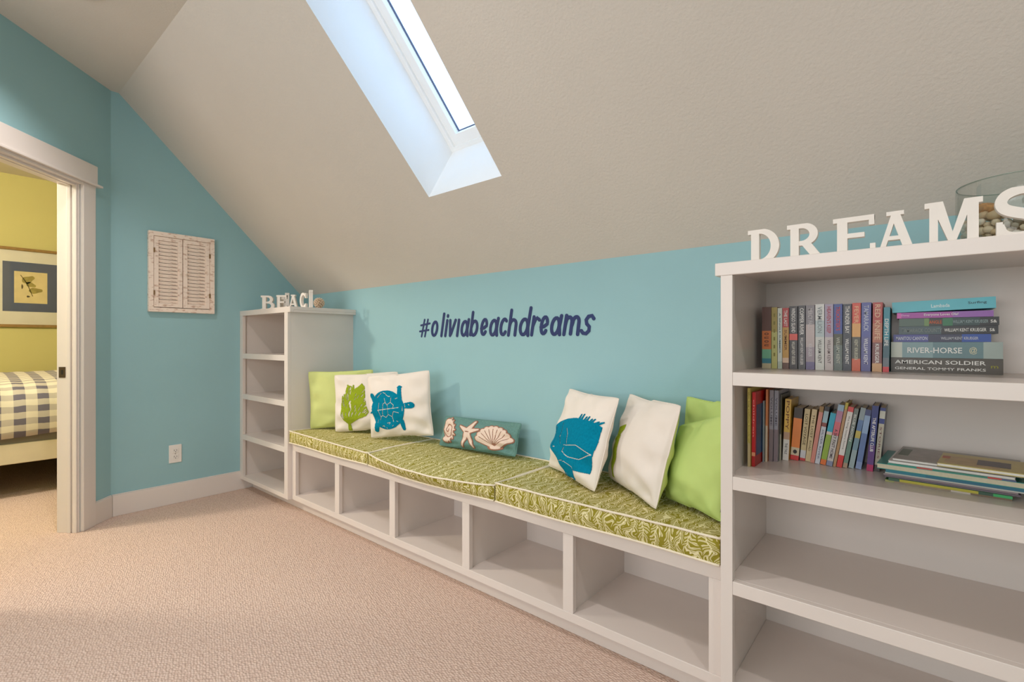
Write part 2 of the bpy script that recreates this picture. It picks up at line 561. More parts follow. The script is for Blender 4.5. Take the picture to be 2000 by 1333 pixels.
# ------------------------------------------------------------------ built-in cabinetry
SH = [0.9357, 0.6603, 0.3833]
def bookcase(name, x0, x1, so0, so1, over0, over1, back, label):
    """so: stile widths; over: overhang of the top on each side"""
    t = root(name, (x0, 0, 0), label=label, cat='bookcase')
    X = lambda v: v - x0
    FY = -0.4377
    zb = 0.0717
    # top with its front nosing
    b = MB()
    b.prism([(FY - 0.001, 1.193), (FY + 0.022, 1.193), (FY + 0.022, 1.207), (0, 1.207), (0, 1.227), (FY - 0.001, 1.227)], lambda y, z: (X(x0 - over0), y, z), lambda y, z: (X(x1 + over1), y, z))
    if over0: b.box(X(x0 - over0), X(x0), FY + 0.022, 0, 1.193, 1.2068)
    if over1: b.box(X(x1), X(x1 + over1), FY + 0.022, 0, 1.193, 1.2068)
    b.build('top', CAB, t, bevel=0.0015)
    for a, c in ((x0, x0 + so0), (x1 - so1, x1)):
        box('stile', X(a), X(c), FY, FY + 0.02, zb, 1.193, CAB, t, bevel=0.001)
    box('side_panel', X(x0), X(x0 + so0 - 0.012), FY + 0.02, 0, zb, 1.207, CAB, t)
    box('side_panel', X(x1 - so1 + 0.012), X(x1), FY + 0.02, 0, zb, 1.207, CAB, t)
    box('back_panel', X(x0 + so0 - 0.012), X(x1 - so1 + 0.012), -0.019, -0.002, zb, 1.207, CAB, t)
    for z in SH:
        b = MB(); b.box(X(x0 + so0), X(x1 - so1), FY + 0.0008, FY + 0.02, z - 0.035, z)
        b.box(X(x0 + so0 - 0.012), X(x1 - so1 + 0.012), FY + 0.02, -0.019, z - 0.035, z)
        b.build('shelf', CAB, t, bevel=0.0012)
    b = MB(); b.box(X(x0 + so0), X(x1 - so1), FY + 0.0008, FY + 0.02, zb, 0.0976)
    b.box(X(x0 + so0 - 0.012), X(x1 - so1 + 0.012), FY + 0.02, -0.019, zb, 0.0976)
    b.build('bottom_board', CAB, t, bevel=0.0012)
    box('toe_kick', X(x0 + (0.0 if over0 else 0.016)), X(x1), -0.361, -0.345, 0.001, zb, CAB, t)
    return t
bookcase('corner_bookcase', 0.001, 0.7052, 0.045, 0.044, 0, 0.032, None, 'narrow white open bookcase standing in the corner beside the blue gable wall, its shelves empty')
bookcase('wide_bookcase', 3.1856, 4.45, 0.030, 0.03, 0.0145, 0.015, None, 'wide white open bookcase at the right end of the bench, filled with books')

bn = root('storage_bench', (0.7056, 0, 0), label='long low white window-seat bench with five open cubbies under green cushions', cat='bench')
BX = 0.7056
box('seat_board', 0, 3.185 - BX, -0.4114, -0.003, 0.3634, 0.406, CAB, bn, bevel=0.002)
box('bottom_board', 0, 3.185 - BX, -0.4114, -0.002, 0.0696, 0.1005, CAB, bn, bevel=0.0015)
box('back_panel', 0, 3.185 - BX, -0.026, -0.004, 0.1005, 0.3634, CAB, bn)
box('toe_kick', 0, 3.185 - BX, -0.361, -0.345, 0.001, 0.0696, CAB, bn)
ST_ = [(0.7056, 0.7493), (1.1894, 1.2322), (1.6753, 1.7179), (2.1671, 2.2080), (2.6600, 2.7010), (3.1455, 3.185)]
for i, (a, c) in enumerate(ST_):
    box('stile', a - BX, c - BX, -0.4108, -0.391, 0.1005, 0.3634, CAB, bn, bevel=0.001)
    m_ = (a + c) / 2
    a2, c2 = (a, c - 0.01) if i == 0 else ((a + 0.01, c) if i == 5 else (m_ - 0.012, m_ + 0.012))
    box('divider', a2 - BX, c2 - BX, -0.391, -0.026, 0.1005, 0.3634, CAB, bn)

# ------------------------------------------------------------------ seat cushions
def seat_cushion(x0, x1, label, bulge, ztop, zfront, zbot=0.4075, tuft=()):
    t = root('seat_cushion', ((x0 + x1) / 2, -0.2, zbot), label=label, cat='cushion')
    ox, oy, oz = t.location
    NX, W = 56, x1 - x0
    g = 0.003
    yb, yf = -0.004, -0.428
    def sect(u):
        """closed loop (y, z, arc) at station u in 0..1, corners marked"""
        uu = 2 * u - 1
        sag = bulge * (1 - uu * uu) ** 0.8
        yft = yf - sag * 1.0
        dz = zfront(u)
        pts = []
        n = 7
        def seg(a, b_, k):
            for i in range(k): pts.append((a[0] + (b_[0] - a[0]) * i / k, a[1] + (b_[1] - a[1]) * i / k))
        endr = min(1.0, (1 - abs(uu)) / 0.03)
        puff = 0.007 * endr ** 0.5
        A, B, Cc, D = (yf - sag * 0.35, zbot + 0.004), (yft, dz), (yb, ztop), (yb, zbot)
        k = 5
        for i in range(k):      # front face, slightly bulged
            f = i / k
            pts.append((A[0] + (B[0] - A[0]) * f - 0.007 * math.sin(PI * f) * endr, A[1] + (B[1] - A[1]) * f))
        k2 = 22
        for i in range(k2):     # top
            f = i / k2
            z = B[1] + (Cc[1] - B[1]) * min(1, f * 3) + puff * math.sin(PI * f) ** 0.6 * 0.8
            z += 0.0025 * noise.noise(Vector((x0 + W * u, f * 0.42, 3)) * 9) * endr
            for (tu, tf) in tuft:
                z -= 0.006 * math.exp(-(((u - tu) * W / 0.03) ** 2 + ((f - tf) * 0.42 / 0.03) ** 2))
            pts.append((B[0] + (Cc[0] - B[0]) * f, z))
        seg(Cc, D, 3)
        seg(D, A, 6)
        return pts, 5, 27
    vs, uvs, fs = [], [], []
    loops = []
    for i in range(NX + 1):
        u = i / NX
        u_ = 0.5 - 0.5 * math.cos(PI * u) if False else u
        pts, _, _ = sect(u_)
        uu = abs(2 * u_ - 1)
        x = x0 + g + (W - 2 * g) * u_
        loops.append([(x, y, z) for y, z in pts])
        arc = 0
        for k, (y, z) in enumerate(pts):
            if k: arc += math.hypot(y - pts[k - 1][0], z - pts[k - 1][1])
            vs.append((x - ox, y - oy, z - oz)); uvs.append((x, arc))
    n = len(loops[0])
    for i in range(NX):
        for k in range(n):
            fs.append((i * n + k, i * n + (k + 1) % n, (i + 1) * n + (k + 1) % n, (i + 1) * n + k))
    fs += [tuple(range(n)), tuple(NX * n + k for k in range(n))[::-1]]
    b = MB(); b.add(vs, fs)
    b.build('cover', LEAF, t, smooth=False, uv=uvs, fix=True)
    # piping round the top and along the bottom of the front
    def loc(p): return (p[0] - ox, p[1] - oy, p[2] - oz)
    top = [loc((L[5][0], L[5][1] - 0.001, L[5][2] + 0.002)) for L in loops]
    side1 = [loc((loops[-1][k][0] - 0.001, loops[-1][k][1], loops[-1][k][2] + 0.002)) for k in range(6, 27)]
    back = [loc((L[27][0], L[27][1] - 0.003, L[27][2] + 0.002)) for L in loops[::-1]]
    side0 = [loc((loops[0][k][0] + 0.001, loops[0][k][1], loops[0][k][2] + 0.002)) for k in range(26, 5, -1)]
    MB().tube(top + side1 + back + side0, 0.0036, 6, closed=True).build('piping', CREAMP, t, smooth=True)
    bot = [loc((L[0][0], L[0][1] - 0.002, L[0][2] + 0.001 + 0.0025 * math.sin(L[0][0] * 9))) for L in loops]
    MB().tube(bot, 0.0036, 6).build('piping', CREAMP, t, smooth=True)
    return t
seat_cushion(0.7065, 1.526, 'green leaf-print seat cushion on the bench, the one beside the corner bookcase', 0.004, 0.475, lambda u: 0.481 - 0.012 * u, tuft=((0.3, 0.5), (0.7, 0.5)))
seat_cushion(1.528, 2.361, 'green leaf-print seat cushion bulging over the edge at the middle of the bench', 0.05, 0.475, lambda u: 0.470 - 0.012 * math.sin(PI * u) ** 1 , tuft=((0.25, 0.45), (0.52, 0.5), (0.75, 0.55)))
seat_cushion(2.363, 3.1835, 'green leaf-print seat cushion on the bench, the one against the wide bookcase', 0.0, 0.475, lambda u: 0.480 + 0.003 * u, tuft=((0.3, 0.5), (0.7, 0.5)))

# ------------------------------------------------------------------ throw pillows
def basis(bx, by, z0, yaw, lean, roll):
    e = Vector((math.cos(yaw), math.sin(yaw), 0)); n = Vector((math.sin(yaw), -math.cos(yaw), 0))
    up = Vector((0, 0, 1)) * math.cos(lean) - n * math.sin(lean)
    e2 = e * math.cos(roll) + up * math.sin(roll); u2 = -e * math.sin(roll) + up * math.cos(roll)
    n2 = e2.cross(u2)
    M = Matrix.Identity(4)
    for i in range(3):
        M[i][0], M[i][1], M[i][2] = e2[i], u2[i], n2[i]
    M[0][3], M[1][3], M[2][3] = bx, by, z0
    return M
WARP = [None]
def psurf(u, v, w, h, th, pin, seed, side):
    """u,v numpy arrays in -1..1"""
    pin = pin * (1 + 0.35 * np.sin(seed * 3 + 2 * np.sign(u) + np.sign(v)) * 1.0)
    x = u * w / 2 * (1 - pin * (1 - v * v))
    y = h / 2 + v * h / 2 * (1 - pin * (1 - u * u))
    q_ = (np.abs(u) * np.abs(v)) ** 7
    x = x * (1 - 0.03 * q_); y = h / 2 + (y - h / 2) * (1 - 0.03 * q_)
    if WARP[0]:
        for (su, sv), (dx, dy) in WARP[0].items():
            k = (1 + su * u) / 2 * (1 + sv * v) / 2
            x = x + k * dx; y = y + k * dy
    c = np.clip(np.cos(u * PI / 2) * np.cos(v * PI / 2), 0, 1)
    e = np.clip(np.minimum(1 - np.abs(u), 1 - np.abs(v)), 0, 1)
    z = th * (c ** 0.48) * (1 - 0.2 * v)
    # wrinkles pulling in from the seams and a few soft folds
    wr = 0.0055 * np.sin(u * 9 + seed + 2.2 * v * v) * np.exp(-((np.abs(v) - 0.85) / 0.2) ** 2)
    wr += 0.0055 * np.sin(v * 10 + seed * 2 + 2 * u) * np.exp(-((np.abs(u) - 0.8) / 0.22) ** 2)
    wr += 0.0050 * np.sin((v * 1.0 + 0.35 * u) * 8 + seed) * np.exp(-((v + 0.55) / 0.3) ** 2)
    z = z + wr * np.clip(e * 6, 0, 1)
    return x, y, side * z
def pillow(label, bx, by, yaw, lean, roll, w, h, mt, th=0.052, pin=0.05, seed=1.0, z0=0.484, back=None, name='throw_pillow', motif=None, cat='pillow', warp=None):
    WARP[0] = warp
    t = root(name, label=label, cat=cat)
    t.matrix_world = basis(bx, by, z0, yaw, lean, roll)
    n = 48
    g = np.sin(np.linspace(-1, 1, n + 1) * PI / 2) * 0.5 + np.linspace(-1, 1, n + 1) * 0.5
    U, V = np.meshgrid(g, g)
    allv, allf = [], []
    def sidegrid(side):
        x, y, z = psurf(U, V, w, h, th, pin, seed, side)
        vs = list(zip(x.ravel(), y.ravel(), z.ravel()))
        fs = []
        for i in range(n):
            for j in range(n):
                a = i * (n + 1) + j
                q = (a, a + 1, a + n + 2, a + n + 1)
                fs.append(q if side > 0 else q[::-1])
        return vs, fs
    b = MB(); vs, fs = sidegrid(1); b.add(vs, fs)
    b2 = b if back is None else MB()
    vs, fs = sidegrid(-1); b2.add(vs, fs)
    def fin(bb, nm, m_):
        o = bb.build(nm, m_, t, smooth=True, fix=False)
        bm = bmesh.new(); bm.from_mesh(o.data)
        bmesh.ops.remove_doubles(bm, verts=bm.verts, dist=1e-5)
        bm.to_mesh(o.data); bm.free()
        return o
    fin(b, 'cover', mt)
    if back is not None: fin(b2, 'back_cover', back)
    # welted edge seam
    s_ = np.linspace(-1, 1, 24)
    per = [(a, -1) for a in s_[:-1]] + [(1, a) for a in s_[:-1]] + [(-a, 1) for a in s_[:-1]] + [(-1, -a) for a in s_[:-1]]
    pu = np.array(per)
    x, y, z = psurf(pu[:, 0], pu[:, 1], w, h, th, pin, seed, 1)
    MB().tube(list(zip(x, y, z)), 0.0022, 5, closed=True).build('seam', mt, t, smooth=True)
    if motif:
        corners, layers = motif
        G = 210
        gg = np.linspace(-0.985, 0.985, G + 1)
        cc = (gg[1:] + gg[:-1]) / 2
        cu, cv = np.meshgrid(cc, cc)
        (TL, TR, BL, BR) = [np.array(c, float) for c in corners]
        a, d = (cu + 1) / 2, (cv + 1) / 2
        PXY = ((1 - a) * d)[..., None] * TL + (a * d)[..., None] * TR + ((1 - a) * (1 - d))[..., None] * BL + (a * (1 - d))[..., None] * BR
        uv_ = np.meshgrid(gg, gg)
        for nm, mm, fn, off in layers:
            ins = fn(PXY) < 0
            if not ins.any(): continue
            x, y, z = psurf(uv_[0], uv_[1], w, h, th, pin, seed, 1)
            idx = {}
            vs, fs = [], []
            for i, j in zip(*np.nonzero(ins)):
                q = []
                for (ii, jj) in ((i, j), (i, j + 1), (i + 1, j + 1), (i + 1, j)):
                    if (ii, jj) not in idx:
                        idx[(ii, jj)] = len(vs); vs.append((x[ii, jj], y[ii, jj], z[ii, jj] + off))
                    q.append(idx[(ii, jj)])
                fs.append(tuple(q))
            b = MB(); b.add(vs, fs)
            o = b.build(nm, mm, t, smooth=True, fix=False)
            md = o.modifiers.new('thick', 'SOLIDIFY'); md.thickness = 0.0016; md.offset = 1
    return t
# signed-distance shapes in a drawing plane
def s_ell(cx, cy, rx, ry, rot=0):
    def f(P):
        x, y = P[..., 0] - cx, P[..., 1] - cy
        c, s = math.cos(rot), math.sin(rot)
        X, Y = x * c + y * s, -x * s + y * c
        return (np.sqrt((X / rx) ** 2 + (Y / ry) ** 2) - 1) * min(rx, ry)
    return f
def s_cap(pts, r, r2=None):
    def f(P):
        d = np.full(P.shape[:-1], 1e9)
        for k, (a, b_) in enumerate(zip(pts[:-1], pts[1:])):
            a, b_ = np.array(a, float), np.array(b_, float)
            ab = b_ - a
            t_ = np.clip(((P - a) @ ab) / (ab @ ab + 1e-9), 0, 1)
            q = P - (a + t_[..., None] * ab)
            rr = r if r2 is None else r + (r2 - r) * (k + t_) / (len(pts) - 1)
            d = np.minimum(d, np.hypot(q[..., 0], q[..., 1]) - rr)
        return d
    return f
def s_poly(pts):
    pts = [np.array(p, float) for p in pts]
    def f(P):
        d = np.full(P.shape[:-1], 1e9); ins = np.zeros(P.shape[:-1], bool)
        for a, b_ in zip(pts, pts[1:] + pts[:1]):
            ab = b_ - a
            t_ = np.clip(((P - a) @ ab) / (ab @ ab + 1e-9), 0, 1)
            q = P - (a + t_[..., None] * ab)
            d = np.minimum(d, np.hypot(q[..., 0], q[..., 1]))
            c = ((a[1] > P[..., 1]) != (b_[1] > P[..., 1])) & (P[..., 0] < (b_[0] - a[0]) * (P[..., 1] - a[1]) / (b_[1] - a[1] + 1e-12) + a[0])
            ins ^= c
        return np.where(ins, -d, d)
    return f
def U_(*fs): return lambda P: np.minimum.reduce([f(P) for f in fs])
def SUB(f, *gs): return lambda P: np.maximum(f(P), -np.minimum.reduce([g(P) for g in gs]))
def GROW(f, r): return lambda P: f(P) - r

# turtle
T = U_(s_ell(1228, 675, 212, 222, 0.0), s_cap([(1410, 630), (1450, 618), (1500, 612)], 26, 40), s_ell(1500, 615, 48, 36),
       s_cap([(1378, 560), (1365, 470), (1358, 402)], 28, 20), s_cap([(1340, 405), (1378, 398)], 9), s_cap([(1090, 580), (1040, 575), (1022, 535)], 26, 30),
       s_cap([(1090, 840), (1075, 900)], 34, 24), s_cap([(1400, 810), (1418, 900)], 26, 20), s_poly([(1050, 680), (985, 712), (978, 725), (1050, 712)]))
ln = [s_cap(p, 4.5) for p in ([(1100, 682), (1370, 642)], [(1175, 610), (1165, 740), (1210, 760), (1240, 725), (1235, 625), (1205, 590), (1175, 610)],
      [(1235, 610), (1270, 585), (1310, 615), (1300, 650)], [(1270, 585), (1275, 530)], [(1205, 590), (1190, 545)], [(1120, 600), (1108, 680), (1140, 760), (1130, 790)],
      [(1240, 725), (1290, 750), (1300, 810)], [(1290, 750), (1310, 690), (1375, 705)], [(1165, 740), (1140, 755)], [(1205, 500), (1240, 520), (1258, 518)],
      [(1095, 545), (1125, 515)], [(1135, 505), (1150, 490)], [(1170, 482), (1200, 488)], [(1325, 540), (1350, 530)], [(1160, 860), (1185, 855), (1190, 875)], [(1100, 790), (1095, 820)],
      [(1225, 825), (1260, 820), (1250, 838)], [(1335, 805), (1355, 812)], [(1415, 630), (1418, 680)], [(1440, 605), (1445, 635)], [(1480, 600), (1490, 610)], [(1215, 875), (1225, 885)], [(1290, 860), (1300, 850)])]
turtle = SUB(T, *ln)
pillow('white square throw pillow with a turquoise turtle at the left', 1.464, -0.180, 0.277, 0.037, 0.107, 0.417, 0.345, PWHITE, seed=2.1, th=0.046, z0=0.504,
       motif=([(950, 330), (1640, 185), (950, 985), (1730, 985)], [('turtle_motif', TURQ, turtle, 0.001)]))
# fan coral
rng = random.Random(4)
body = s_poly([(722, 385), (765, 392), (800, 430), (850, 400), (893, 352), (930, 400), (945, 520), (955, 600), (975, 680), (990, 720), (960, 770), (880, 790), (860, 800), (800, 830), (760, 850), (735, 845), (685, 800), (655, 740), (648, 620), (660, 520), (690, 480), (705, 420)])
holes = []
for k in range(74):
    x, y = rng.uniform(670, 960), rng.uniform(400, 790)
    a = -1.0 + (800 - x) * 0.0022 + rng.uniform(-0.15, 0.15); l = rng.uniform(20, 46)
    a = -1.57 + (x - 745) * 0.0042
    holes.append(s_cap([(x, y), (x + math.cos(a) * l, y + math.sin(a) * l)], rng.uniform(3.5, 5.5)))
coral = U_(SUB(body, *holes), s_cap([(748, 835), (752, 880), (755, 925)], 14, 22), s_cap([(735, 400), (720, 384)], 8), s_cap([(800, 440), (790, 385)], 9))
pillow('white square throw pillow with a green fan coral, behind the turtle pillow', 1.120, -0.166, 0.54, 0.073, 0.062, 0.404, 0.338, PWHITE, seed=0.4, th=0.044, z0=0.495,
       motif=([(540, 275), (1280, 215), (560, 925), (1010, 935)] if False else [(540, 275), (1280, 205), (560, 925), (1310, 960)], [('coral_motif', OLIVEM, coral, 0.001)]))
pillow('plain lime green throw pillow at the left end of the bench, against the corner bookcase', 0.890, -0.186, 0.695, -0.007, 0.035, 0.403, 0.354, LIME, seed=3.3, th=0.042, z0=0.488)
# fish
fb = U_(s_poly([(158, 385), (182, 345), (250, 312), (330, 297), (400, 296), (440, 312), (490, 325), (525, 348), (538, 365), (528, 400), (500, 500), (470, 600), (448, 662), (400, 660), (350, 652), (340, 705), (305, 712), (268, 682), (245, 600), (200, 540), (165, 500), (150, 440)]),
        *[s_cap([(404 + k * 15, 330 + k * 4), (426 + k * 17, 270 + k * 10 - (9 if k % 2 else 0))], 8, 3.5) for k in range(8)])
fl = [s_cap(p, 3.2) for p in ([(160, 378), (185, 400), (190, 430), (180, 482)], [(290, 325), (285, 385), (265, 435), (268, 478)], [(330, 370), (342, 410), (330, 480)], [(300, 490), (400, 490), (480, 545), (400, 580), (330, 568), (285, 535), (300, 508)],
      [(250, 598), (300, 600), (345, 630), (352, 655)], [(190, 490), (212, 497)], [(255, 430), (272, 415)], [(200, 350), (218, 345), (222, 362), (208, 378), (198, 368)], [(270, 660), (290, 695), (320, 700)])]
pillow('white throw pillow with a turquoise fish, leftmost of the pillows at the right end', 2.550, -0.204, -0.514, 0.300, 0.0, 0.392, 0.345, PWHITE, seed=1.2, th=0.058, pin=0.055, z0=0.486,
       motif=([(245, 45), (605, 160), (66, 608), (455, 765)], [('fish_motif', TURQ, SUB(fb, *fl), 0.001)]))
g2 = SUB(U_(s_poly([(598, 342), (672, 330), (664, 366), (625, 405), (570, 452), (555, 430)]), s_poly([(632, 405), (622, 470), (590, 560), (555, 645), (550, 705), (505, 690), (520, 600), (548, 510), (575, 450)])), s_cap([(560, 455), (630, 402)], 4))
pillow('white throw pillow with a green leaf and lime back, right of the fish pillow', 2.812, -0.216, -0.683, 0.262, 0.005, 0.386, 0.340, PWHITE, seed=2.8, th=0.062, pin=0.055, z0=0.486, back=LIME,
       motif=([(565, 75), (1000, 205), (390, 680), (850, 885)], [('leaf_motif', OLIVEM, g2, 0.001)]))
pillow('plain lime throw pillow at the right end, tucked behind the front lime pillow', 3.037, -0.113, -0.414, 0.155, 0.0, 0.265, 0.338, LIME2, seed=0.9, th=0.032, z0=0.484)
pf = pillow('bright lime throw pillow with a small dark tag, frontmost at the bench\'s right end', 3.040, -0.254, -0.51, 0.20, 0.0, 0.255, 0.335, LIME2, seed=4.4, th=0.056, pin=0.045, z0=0.487, warp={(-1, 1): (0.014, -0.085), (1, -1): (0.0, 0.0)})
box('care_tag', 0.112, 0.135, 0.030, 0.052, 0.004, 0.006, DARK, pf)

# small teal shell pillow
TEALP = mat('teal_woven', (108, 146, 140), 0.95, 0.12, 160, 0.8, 500, 0.1)
CRM = mat('cream_embroidery', (232, 208, 192), 0.95, 0.04, 90)
BRN = mat('brown_outline', (160, 112, 92), 0.95, 0.06, 90)
spiral = [(915 + (8 + k * 3.1) * math.cos(k * 0.42) * 0.75, 318 + (8 + k * 3.1) * math.sin(k * 0.42)) for k in range(24)]
naut = U_(s_ell(915, 315, 60, 88, 0.15), s_ell(900, 395, 42, 30), *[s_cap([(915 + 50 * math.cos(a), 320 + 75 * math.sin(a)), (915 + 76 * math.cos(a), 320 + 108 * math.sin(a))], 9, 3) for a in [x * 0.42 - 1.2 for x in range(9)]])
star = U_(*[s_cap([(1125, 345), p], 26, 6) for p in ((1208, 255), (1240, 330), (1170, 485), (1062, 470), (1052, 295))])
fan = U_(*[s_cap([(1375, 495), (1375 + 155 * math.cos(a), 480 + 165 * math.sin(a))], 14, 24) for a in [-2.72 + k * 0.265 for k in range(10)]], s_ell(1378, 497, 46, 18))
fanl = [s_cap([(1375, 480), (1375 + 150 * math.cos(a), 480 + 158 * math.sin(a))], 3) for a in [-2.59 + k * 0.265 for k in range(9)]]
crm = U_(SUB(naut, s_cap(spiral, 5)), SUB(star, s_cap([(1110, 345), (1140, 350)], 5)), SUB(fan, *fanl))
brn = GROW(U_(naut, star, fan), 9)
pillow('small oblong teal pillow with embroidered shells and a starfish, alone mid-bench', 1.951, -0.116, 0.032, 0.342, 0.024, 0.500, 0.153, TEALP, seed=1.7, th=0.034, pin=0.03, z0=0.491,
       motif=([(855, 195), (1612, 250), (775, 440), (1535, 578)], [('shell_outline', BRN, brn, 0.0006), ('shell_motif', CRM, crm, 0.0022)]))

# ------------------------------------------------------------------ wall lettering
def stroke(b, pts, w, y0, y1, shear=0.0, org=(0, 0)):
    """flat brush stroke with round ends, in the xz plane between y0 and y1"""
    pts = [Vector((p[0] + shear * p[1], p[1])) for p in pts]
    L_, R_ = [], []
    n = len(pts)
    for i, p in enumerate(pts):
        a = pts[max(0, i - 1)]; c = pts[min(n - 1, i + 1)]
        t = (c - a).normalized(); nn = Vector((-t.y, t.x)) * w / 2
        L_.append(p + nn); R_.append(p - nn)
    e0 = []
    t = (pts[1] - pts[0]).normalized()
    for k in range(1, 6):
        a = math.atan2(t.y, t.x) - PI / 2 - PI * k / 6
        e0.append(pts[0] + Vector((math.cos(a), math.sin(a))) * w / 2)
    t = (pts[-1] - pts[-2]).normalized()
    e1 = []
    for k in range(1, 6):
        a = math.atan2(t.y, t.x) + PI / 2 - PI * k / 6
        e1.append(pts[-1] + Vector((math.cos(a), math.sin(a))) * w / 2)
    cnt = [len(b.v) // 8]
    def tri(poly):
        cnt[0] += 1
        yy = y0 - 0.00001 * cnt[0]
        b.prism([(q.x, q.y) for q in poly], lambda x, z: (x + org[0], yy, z + org[1]), lambda x, z: (x + org[0], y1, z + org[1]))
    for i in range(n - 1):
        tri([L_[i], L_[i + 1], R_[i + 1], R_[i]])
    tri([R_[0]] + e0 + [L_[0]])
    tri([L_[-1]] + e1 + [R_[-1]])
def arc(cx, cy, rx, ry, a0, a1, n=12):
    return [(cx + rx * math.cos(math.radians(a0 + (a1 - a0) * k / n)), cy + ry * math.sin(math.radians(a0 + (a1 - a0) * k / n))) for k in range(n + 1)]
XH = 0.70
def glyph(c):
    o_ = arc(.5, XH / 2, .38, XH / 2 - .04, 60, 420, 18)
    oa = arc(.42, XH / 2 - .02, .34, XH / 2 - .05, 40, 400, 18)
    return {
        '#': [[(.25, .0), (.38, .78)], [(.62, .0), (.75, .78)], [(.0, .24), (.95, .3)], [(.05, .52), (1, .6)]],
        'o': [o_], 'l': [[(.45, .02), (.5, 1)]], 'i': [[(.45, .02), (.5, XH)], [(.52, .88), (.53, .92)]],
        'v': [[(.0, XH), (.22, .03)], [(.22, .03), (.36, .12), (.78, XH)]], 'j': [[(.5, .02), (.5, XH)]],
        'a': [oa, [(.86, XH), (.8, .3), (.92, .02)]], 'b': [[(.12, 1), (.12, .3), (.12, .05)], arc(.5, XH / 2 - .02, .36, XH / 2 - .05, 170, -170, 16)],
        'e': [[(.12, .30), (.5, .33), (.84, .42)] + arc(.5, XH / 2 + .02, .36, XH / 2 - .04, 25, 320, 16)],
        'c': [arc(.52, XH / 2, .42, XH / 2 - .04, 50, 320, 14)], 'h': [[(.14, .02), (.14, 1)], [(.14, .38)] + arc(.5, .42, .34, .2, 160, 10, 8) + [(.86, .02)]],
        'd': [arc(.42, XH / 2 - .02, .34, XH / 2 - .05, 40, 400, 18), [(.84, 1.05), (.8, .3), (.9, .0)]],
        'r': [[(.2, .02), (.2, XH)], [(.2, .36), (.4, .58), (.62, .66), (.92, .58)]],
        'm': [[(.08, .02), (.08, XH)]] + [[(.08, .36)] + arc(.28, .44, .19, .2, 150, 10, 8) + [(.48, .04)]] + [[(.5, .36)] + arc(.7, .44, .19, .2, 150, 10, 8) + [(.92, .02)]],
        's': [[(.92, .56), (.75, .66), (.48, .64), (.32, .52), (.42, .38), (.66, .28), (.68, .14), (.48, .04), (.22, .06), (.06, .14)]],
    }[c]
hx = [(1.39, 1.488), (1.488, 1.556), (1.562, 1.606), (1.594, 1.637), (1.635, 1.702), (1.688, 1.725), (1.727, 1.799), (1.794, 1.867), (1.869, 1.929), (1.933, 2.005), (2.002, 2.058), (2.054, 2.125), (2.125, 2.205), (2.195, 2.253), (2.247, 2.305), (2.308, 2.381), (2.378, 2.477), (2.477, 2.547)]
dec = root('wall_lettering', (1.97, 0, 1.04), label='dark blue brush-script hashtag lettering on the blue wall above the bench', cat='wall decal')
for ch, (a, c) in zip('#olivjabeachdreams', hx):
    b = MB()
    sx, szz, wd_ = (c - a) * (0.86 if ch in 'ms' else 0.80), 0.122, 0.0165 if ch != '#' else 0.0105
    k_ = szz
    for st in glyph(ch):
        stroke(b, [(p[0] * sx + 0.008, p[1] * k_) for p in st], wd_, -0.0028, -0.0005, shear=0.18, org=(a - 1.97 - (0.014 if ch == 's' else 0.006), 0.006))
    b.build('letter', NAVY, dec)

